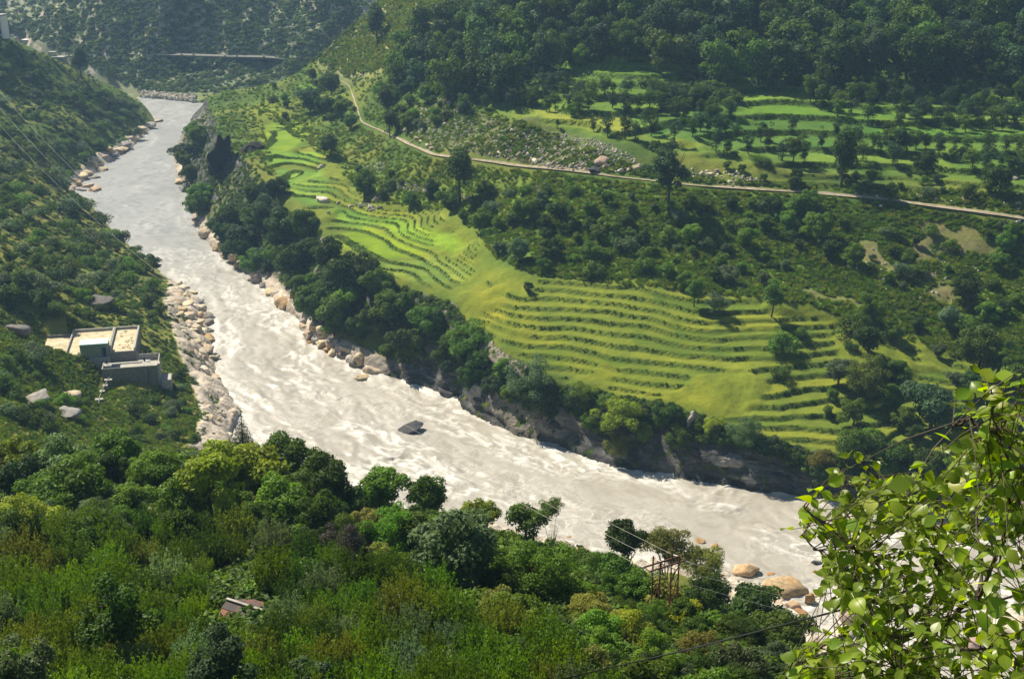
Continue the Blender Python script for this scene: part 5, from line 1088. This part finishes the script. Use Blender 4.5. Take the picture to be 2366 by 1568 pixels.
for x_ in (Lf*.28, Lf*.80):
    for y_ in (.075, -wf-.075):
        part('pole', [(x_-.04, x_+.04, y_-.035, y_+.035, -6.5, .55)], M_rust, frame)
    V, F = tube([(x_, .1, -.9), (x_, -wf, -1.9)], [.02, .02], 4); add_obj('pole_brace', mk_mesh('brace', V, F, [M_rust]), frame)
    V, F = tube([(x_-.1, -wf-.1, -1.0), (x_-.75, -wf-.1, -3.6)], [.028, .028], 4); add_obj('stay_strut', mk_mesh('brace', V, F, [M_rust]), frame)
def insulator(a, b, n=8, r=.05):
    a = Vector(a); b = Vector(b); pts_ = []; rad = []
    for i in range(n*2+1): pts_.append(a.lerp(b, i/(n*2))); rad.append(r if i % 2 else r*.45)
    return tube(pts_, rad, 8)
Rz = Matrix.Rotation(fa, 3, 'Z')
def fw(p): q_ = Rz@Vector(p); return Vector((f0[0]+q_.x, f0[1]+q_.y, 78.3+q_.z))
Bend = Vector((-240.97, 448.5, 183.76))
ax_ = [.05, Lf*.5, Lf-.08]
for k, x_ in enumerate(ax_):
    a = (x_, 0, 0); A = fw(a); dirw = (Bend-A).normalized(); loc_dir = Rz.inverted()@Vector((dirw.x, dirw.y, -.25)).normalized(); b = Vector(a)+loc_dir*.5
    V, F = insulator(a, b); add_obj('insulator_string', mk_mesh('insulator', V, F, [M_ins], True), frame)
    c = Vector((x_, -wf, 0)); dr = (Rz.inverted()@Vector((.93, -.1, -.38)).normalized()); V, F = insulator(c, c+dr*.6); add_obj('insulator_string', mk_mesh('insulator', V, F, [M_ins], True), frame)
    V, F = insulator((x_+.12, -wf, -.06), (x_+.12, -wf, -.4), 4, .035); add_obj('post_insulator', mk_mesh('insulator', V, F, [M_ins], True), frame)
    # jumper from one side to the other
    p0 = fw(b); p1 = fw(c+dr*.6); V, F = tube([b, Vector(((b+c).x/2, (b.y+c.y)/2, -.75)), c+dr*.6], [.011]*3, 4); add_obj('jumper_wire', mk_mesh('jumper', V, F, [M_wire], True), frame)
    B = Bend+Vector((k*3.4-3.4, k*1.2, 0)); pts_ = []
    for i in range(90):
        t = (i/89)**1.5; p = p0.lerp(B, t); p.z -= 4*38.6*t*(1-t); pts_.append(p)
    rad = [max(.009, .000045*p.length) for p in [q_-Vector((0,0,HC)) for q_ in pts_]]
    V, F = tube(pts_, rad, 5); add_obj('power_line', mk_mesh('power_line', V, F, [M_wire], True), None, f'{["left","middle","right"][k]} pale wire sagging from the rusty frame across the river to the left slope', 'wire', 'wires crossing the valley from the rusty frame')
    E_ = Vector(pz(2700+k*40, 1560-k*55, 62)); pts_ = []
    for i in range(30): t = i/29; p = p1.lerp(E_, t); p.z -= 4*1.2*t*(1-t); pts_.append(p)
    V, F = tube(pts_, [.012]*30, 5); add_obj('power_line', mk_mesh('power_line', V, F, [M_wire], True), None, f'{["left","middle","right"][k]} thin wire running from the rusty frame to the right over the shore trees', 'wire', 'wires leading right from the rusty frame')
def pd_(x, y, dist): d = raydir(x, y); return Vector(d*dist)+Vector((0, 0, HC))
for nm_, pl, lab in (('black_cable', [(1050,1622,15),(1290,1570,13.5),(1600,1497,12),(1860,1430,10.5),(1965,1402,10),(2366,1285,8.5),(2700,1170,7.5)], 'upper black cable crossing the lower right corner behind the leafy branches'), ('black_cable', [(1500,1615,13),(1690,1569,12),(1860,1521,11),(2250,1405,9.5),(2700,1260,8)], 'lower black cable at the bottom right frame edge')):
    V, F = tube([pd_(*p) for p in pl], [.0085]*len(pl), 6); add_obj(nm_, mk_mesh(nm_, V, F, [M_cable], True), None, lab, 'cable', 'black cables in the lower right')
# ---- far things on the left skyline and the road cut into the far rock wall
hs = cast(5, 84, HMAP)[0]; house = add_obj('white_house', None, None, 'tall white house with blue-framed windows on the left skyline edge', 'house', loc=tuple(hs), rot=(0, 0, -.25))
part('wall', [(-6, 1.9, -2, 3, -2, 9.2)], M_white, house); part('roof', [(-6.3, 2.2, -2.3, 3.3, 9.202, 9.9)], M_conc, house)
for i, z_ in enumerate((1.2, 5.2)):
    for x_ in (-.9, .7): part('window', [(x_-.55, x_+.55, -2.06, -2.003, z_, z_+2.2)], M_blue, house)
part('balcony', [(-1.6, 1.9, -2.7, -2.064, 4.2, 4.5)], M_conc, house)
h2 = cast(24, 84, HMAP)[0]; sh_ = add_obj('stone_platform', None, None, 'pale stone platform stepping down right of the white house', 'platform', loc=tuple(h2), rot=(0, 0, -.2)); part('block', [(-3, 1.5, -2, 2, -3, .8)], M_conc, sh_); part('step', [(1.51, 3.4, -2, 2, -4, -.6)], M_conc, sh_)
h2 = cast(60, 101, HMAP)[0]; sh_ = add_obj('concrete_shed', None, None, 'small pale flat-roofed shed on the left skyline', 'shed', loc=tuple(h2), rot=(0, 0, -.3)); part('wall', [(-1.6, 2.0, -1.5, 1.5, -2, 2.2)], M_conc, sh_); part('roof', [(-2.0, 2.4, -1.9, 1.9, 2.202, 2.5)], M_white, sh_)
tw = pz(131, 132, 27.2); sh_ = add_obj('terrace_wall', None, None, 'dark retaining wall with pale top behind the left skyline', 'wall', loc=tw, rot=(0, 0, -.05)); part('wall', [(-3.6, 3.6, 0, 5, -22, -.4)], M_stone, sh_); part('coping', [(-4.6, 3.7, -.2, 5, -.398, 0)], M_conc, sh_); part('upper_wall', [(-5.6, -1.8, 2.5, 5.2, .002, 2.3)], M_conc, sh_)
for x_, lab in ((207, 'left of two thin poles on the left skyline'), (231, 'right of two thin poles on the left skyline')):
    p = cast(x_, 208, HMAP)[0]; po = add_obj('utility_pole', None, None, lab, 'pole', 'thin poles on the left skyline', loc=tuple(p)); V, F = tube([(0,0,-1),(0,0,9)], [.16,.1], 6); add_obj('shaft', mk_mesh('shaft', V, F, [M_bark]), po); part('crossarm', [(-.9, .9, -.06, .06, 8.2, 8.35)], M_bark, po)
rdp = [(110,141,17.6),(160,130,19),(240,125.5,19.5),(330,126,19.5),(420,128,19.3),(520,131,19),(610,133,19),(690,139,18)]
Pn = [Vector(pz(*p)) for p in rdp]; V = []; F = []
for i, p in enumerate(Pn):
    V += [(p.x, p.y, p.z), (p.x, p.y+7, p.z+.1), (p.x, p.y+.2, p.z-.9)]
for i in range(len(Pn)-1): F += [(3*i, 3*i+3, 3*i+4, 3*i+1), (3*i+2, 3*i+5, 3*i+3, 3*i)]
me = bpy.data.meshes.new('mountain_road'); me.from_pydata(V, [], F); me.materials.append(mat('gravel', (.13,.13,.11))); add_obj('mountain_road', me, kind='structure')
V, F = join([boxV(p.x-.6+dx, p.x+.6+dx, p.y-.2, p.y, p.z, p.z+.9) for p in Pn for dx in (0, 7)]); add_obj('road_kerb_stones', mk_mesh('road_kerb_stones', V, F, [M_conc]), kind='stuff', label='pale kerb stones along the far mountain road')
# ---------------------------------------------------------------- leafy tree close by on the right
def leaf_mesh(seed, L=1.0, Wd=.72, fold=.18, curl=.25):
    r = random.Random(seed); n = 6; V = []; F = []
    prof = [0, .62, .98, 1.0, .78, .42, 0]
    for i in range(n+1):
        t = i/n; w = prof[i]*Wd*.5*L; y = t*L; z = -curl*L*(t-.3)**2
        V += [(-w, y+w*.1, z+fold*w), (0, y, z), (w, y+w*.1, z+fold*w)]
    V[0] = V[2] = (0, 0, V[1][2]); V[-3] = V[-1] = V[-2]
    for i in range(n):
        a = 3*i; F += [(a, a+1, a+4, a+3), (a+1, a+2, a+5, a+4)]
    V += [(-.012, -.3, .02), (.012, -.3, .02), (.012, .02, 0), (-.012, .02, 0)]; k = len(V)-4; F.append((k, k+1, k+2, k+3))
    return V, F
M_bl = foliage_mat('broad_leaf', .4, .58); M_bl.node_tree.nodes['Principled BSDF'].inputs['Roughness'].default_value = .36
LM = []
for i in range(5):
    V, F = leaf_mesh(i, 1, [.62, .74, .8, .68, .9][i], [.1, .25, .05, .35, .15][i], [.2, .45, .1, .3, .6][i]); me = bpy.data.meshes.new('leaf'); me.from_pydata(V, [], F); me.materials.append(M_bl); me.polygons.foreach_set('use_smooth', np.full(len(F), True)); fattr(me, 'v', [.5]*len(V)); LM.append((me, V, F))
tr_ = random.Random(11)
joint = (2129, 1477, 4.6)
br = [ [(2250,2100,4.4),(2190,1750,4.5),joint], [joint,(2090,1400,4.6),(2020,1290,4.7),(1960,1180,4.8),(1935,1085,4.9)], [joint,(2030,1455,4.4),(1960,1450,4.3),(1860,1520,4.2),(1810,1570,4.1)], [joint,(2180,1340,4.9),(2170,1200,5.0),(2160,1100,5.1)],
       [joint,(2260,1380,4.5),(2330,1200,4.2),(2330,1090,4.0),(2310,1020,3.9),(2290,900,3.8)], [(2020,1290,4.7),(1960,1260,4.5),(1880,1190,4.4),(1858,1165,4.4)], [(2330,1200,4.2),(2400,1050,4.0),(2420,900,4.0)], [(2090,1400,4.6),(2000,1380,4.4),(1930,1360,4.4)],
       [(2180,1340,4.9),(2080,1200,5.1),(2030,1090,5.2)], [joint,(2250,1500,4.2),(2380,1450,4.0),(2480,1400,4.0)], [(2190,1750,4.5),(2050,1620,4.2),(1930,1560,4.1)], [(2190,1750,4.5),(2300,1600,4.0),(2420,1560,3.9)], [(2030,1455,4.4),(1970,1330,4.6),(1900,1270,4.7),(1850,1235,4.7)], [(2260,1380,4.5),(2260,1230,4.6),(2240,1100,4.7)], [(2190,1750,4.5),(2120,1600,4.1),(2060,1540,4.0)], [(2310,1020,3.9),(2240,960,3.9),(2200,985,3.9)]]
tp = Vector(pd_(2250, 2100, 4.4)); gz = float(hgt(tp.x, tp.y)); base = (tp.x+.1, tp.y, gz)
lt = add_obj('leafy_tree', None, None, 'close leafy tree with large backlit heart-shaped leaves filling the lower right corner', 'tree', loc=base)
lt_i = Vector(base)
shape = [(1825,1250),(1840,1140),(1900,1110),(1940,1045),(2010,1045),(2080,1075),(2180,1060),(2175,1000),(2190,930),(2225,870),(2300,850),(2500,830),(2500,1900),(1700,1900),(1760,1560),(1850,1470),(1990,1430),(1890,1390),(1880,1300)]
leaves = []
for bi, b in enumerate(br):
    P3 = [Vector(pd_(*q_)) for q_ in b]; r0 = .022 if bi == 0 else .009
    if bi == 0: P3 = [Vector(base)-Vector((0,0,.1))]+P3
    sm = []
    for a, c in zip(P3, P3[1:]):
        for k in range(4): t = k/4; sm.append(a.lerp(c, t)+Vector([tr_.uniform(-.012, .012) for _ in range(3)]))
    sm.append(P3[-1]); n = len(sm); V, F = tube([q_-lt_i for q_ in sm], [r0*(1-.75*i/(n-1)) if bi else r0*1.5*(1-.5*i/(n-1)) for i in range(n)], 6)
    add_obj('trunk' if bi == 0 else 'branch', mk_mesh('branch', V, F, [M_bark], True), lt)
    if bi == 0: continue
    nt = int(sum((a-c).length for a, c in zip(P3, P3[1:]))*60)+10
    for k in range(nt):
        u = tr_.random()**.75*(n-1.01); i = int(u); s0 = sm[i].lerp(sm[i+1], u-i); d = Vector((tr_.gauss(0, 1), tr_.gauss(0, .8), tr_.gauss(.35, .8))).normalized(); L = tr_.uniform(.12, .42); e = s0+d*L+Vector((0, 0, -.03)); mid = s0.lerp(e, .5)+Vector((0, 0, .02))
        ex, ey = proj(e.x, e.y, e.z)
        if not inpoly(np.array([float(ex)]), np.array([float(ey)]), shape)[0]: continue
        leaves.append(('t', s0, mid, e))
        nl = tr_.randint(3, 6)
        for q_ in range(nl):
            t = (q_+1)/nl; pnt = s0.lerp(e, t); ld = (d*.6+Vector((tr_.gauss(0, .8), tr_.gauss(0, .8), tr_.gauss(-.15, .6)))).normalized(); leaves.append(('l', pnt, ld, tr_.uniform(.028, .062)*(1.35 if tr_.random() < .12 else 1)))
tw_ = [tube([a-lt_i, m_-lt_i, e-lt_i], [.0022, .0018, .001], 4) for (k, a, m_, e) in [l for l in leaves if l[0] == 't']]
V, F = join(tw_); o = add_obj('twigs', mk_mesh('twigs', V, F, [M_bark], True), lt); o['kind'] = 'stuff'
LL = [l for l in leaves if l[0] == 'l']; q3 = []
for l in LL:
    px, py = proj(l[1].x, l[1].y, l[1].z)
    if inpoly(np.array([px]), np.array([py]), shape)[0]: q3.append((l, float(px), float(py)))
inview = [q_ for q_ in q3 if q_[1] < 2390 and q_[2] < 1590]; rest = [q_ for q_ in q3 if not (q_[1] < 2390 and q_[2] < 1590)]
inview.sort(key=lambda q_: -q_[0][3]/(q_[0][1]-Vector((0, 0, HC))).length)
def lmat(l):
    _, p, d, s = l; y = d; up = Vector((tr_.gauss(-.3, .5), tr_.gauss(-.2, .5), 1)).normalized(); x = y.cross(up).normalized(); z = x.cross(y); sx = s
    return Matrix(((x.x*sx, y.x*sx, z.x*sx, p.x-lt_i.x), (x.y*sx, y.y*sx, z.y*sx, p.y-lt_i.y), (x.z*sx, y.z*sx, z.z*sx, p.z-lt_i.z), (0, 0, 0, 1)))
for k, (l, px, py) in enumerate(inview[:300]):
    o = bpy.data.objects.new('leaf', LM[k % 5][0]); COL.objects.link(o); o.parent = lt; o.matrix_local = lmat(l)
    t = tr_.random(); o.color = (.25, .34, .03, 1) if t < .45 else (.17, .26, .03, 1) if t < .75 else (.33, .40, .045, 1) if t < .93 else (.50, .52, .13, 1)
Vs = []; Fs = []; vv = []; off = 0
for k, (l, px, py) in enumerate(inview[300:]+rest):
    M_ = lmat(l); me, V, F = LM[k % 5]; A_ = np.array(V); A_ = A_@np.array(M_)[:3, :3].T+np.array(M_)[:3, 3]; Vs.append(A_); Fs += [tuple(i+off for i in f) for f in F]; off += len(V); vv += [tr_.random()]*len(V)
me = bpy.data.meshes.new('foliage'); me.from_pydata(np.concatenate(Vs).tolist(), [], Fs); me.materials.append(M_bl); fattr(me, 'v', vv); o = add_obj('foliage', me, lt); o['kind'] = 'stuff'; o.color = (.21, .30, .03, 1)
print('leaves', len(q3), len(inview))
# ---------------------------------------------------------------- air
M_haze = bpy.data.materials.new('haze'); M_haze.use_nodes = True; hn = M_haze.node_tree.nodes; hn.remove(hn['Principled BSDF'])
pv = hn.new('ShaderNodeVolumePrincipled'); pv.inputs['Color'].default_value = (.40, .64, 1.0, 1); pv.inputs['Density'].default_value = .00016; pv.inputs['Anisotropy'].default_value = .2
M_haze.node_tree.links.new(pv.outputs[0], hn['Material Output'].inputs['Volume'])
zmax = 460; V, F = boxV(-470, 470, -40, 1270, -6, zmax); add_obj('haze', mk_mesh('haze', V, F, [M_haze]), kind='stuff', label='thin blue haze filling the valley')
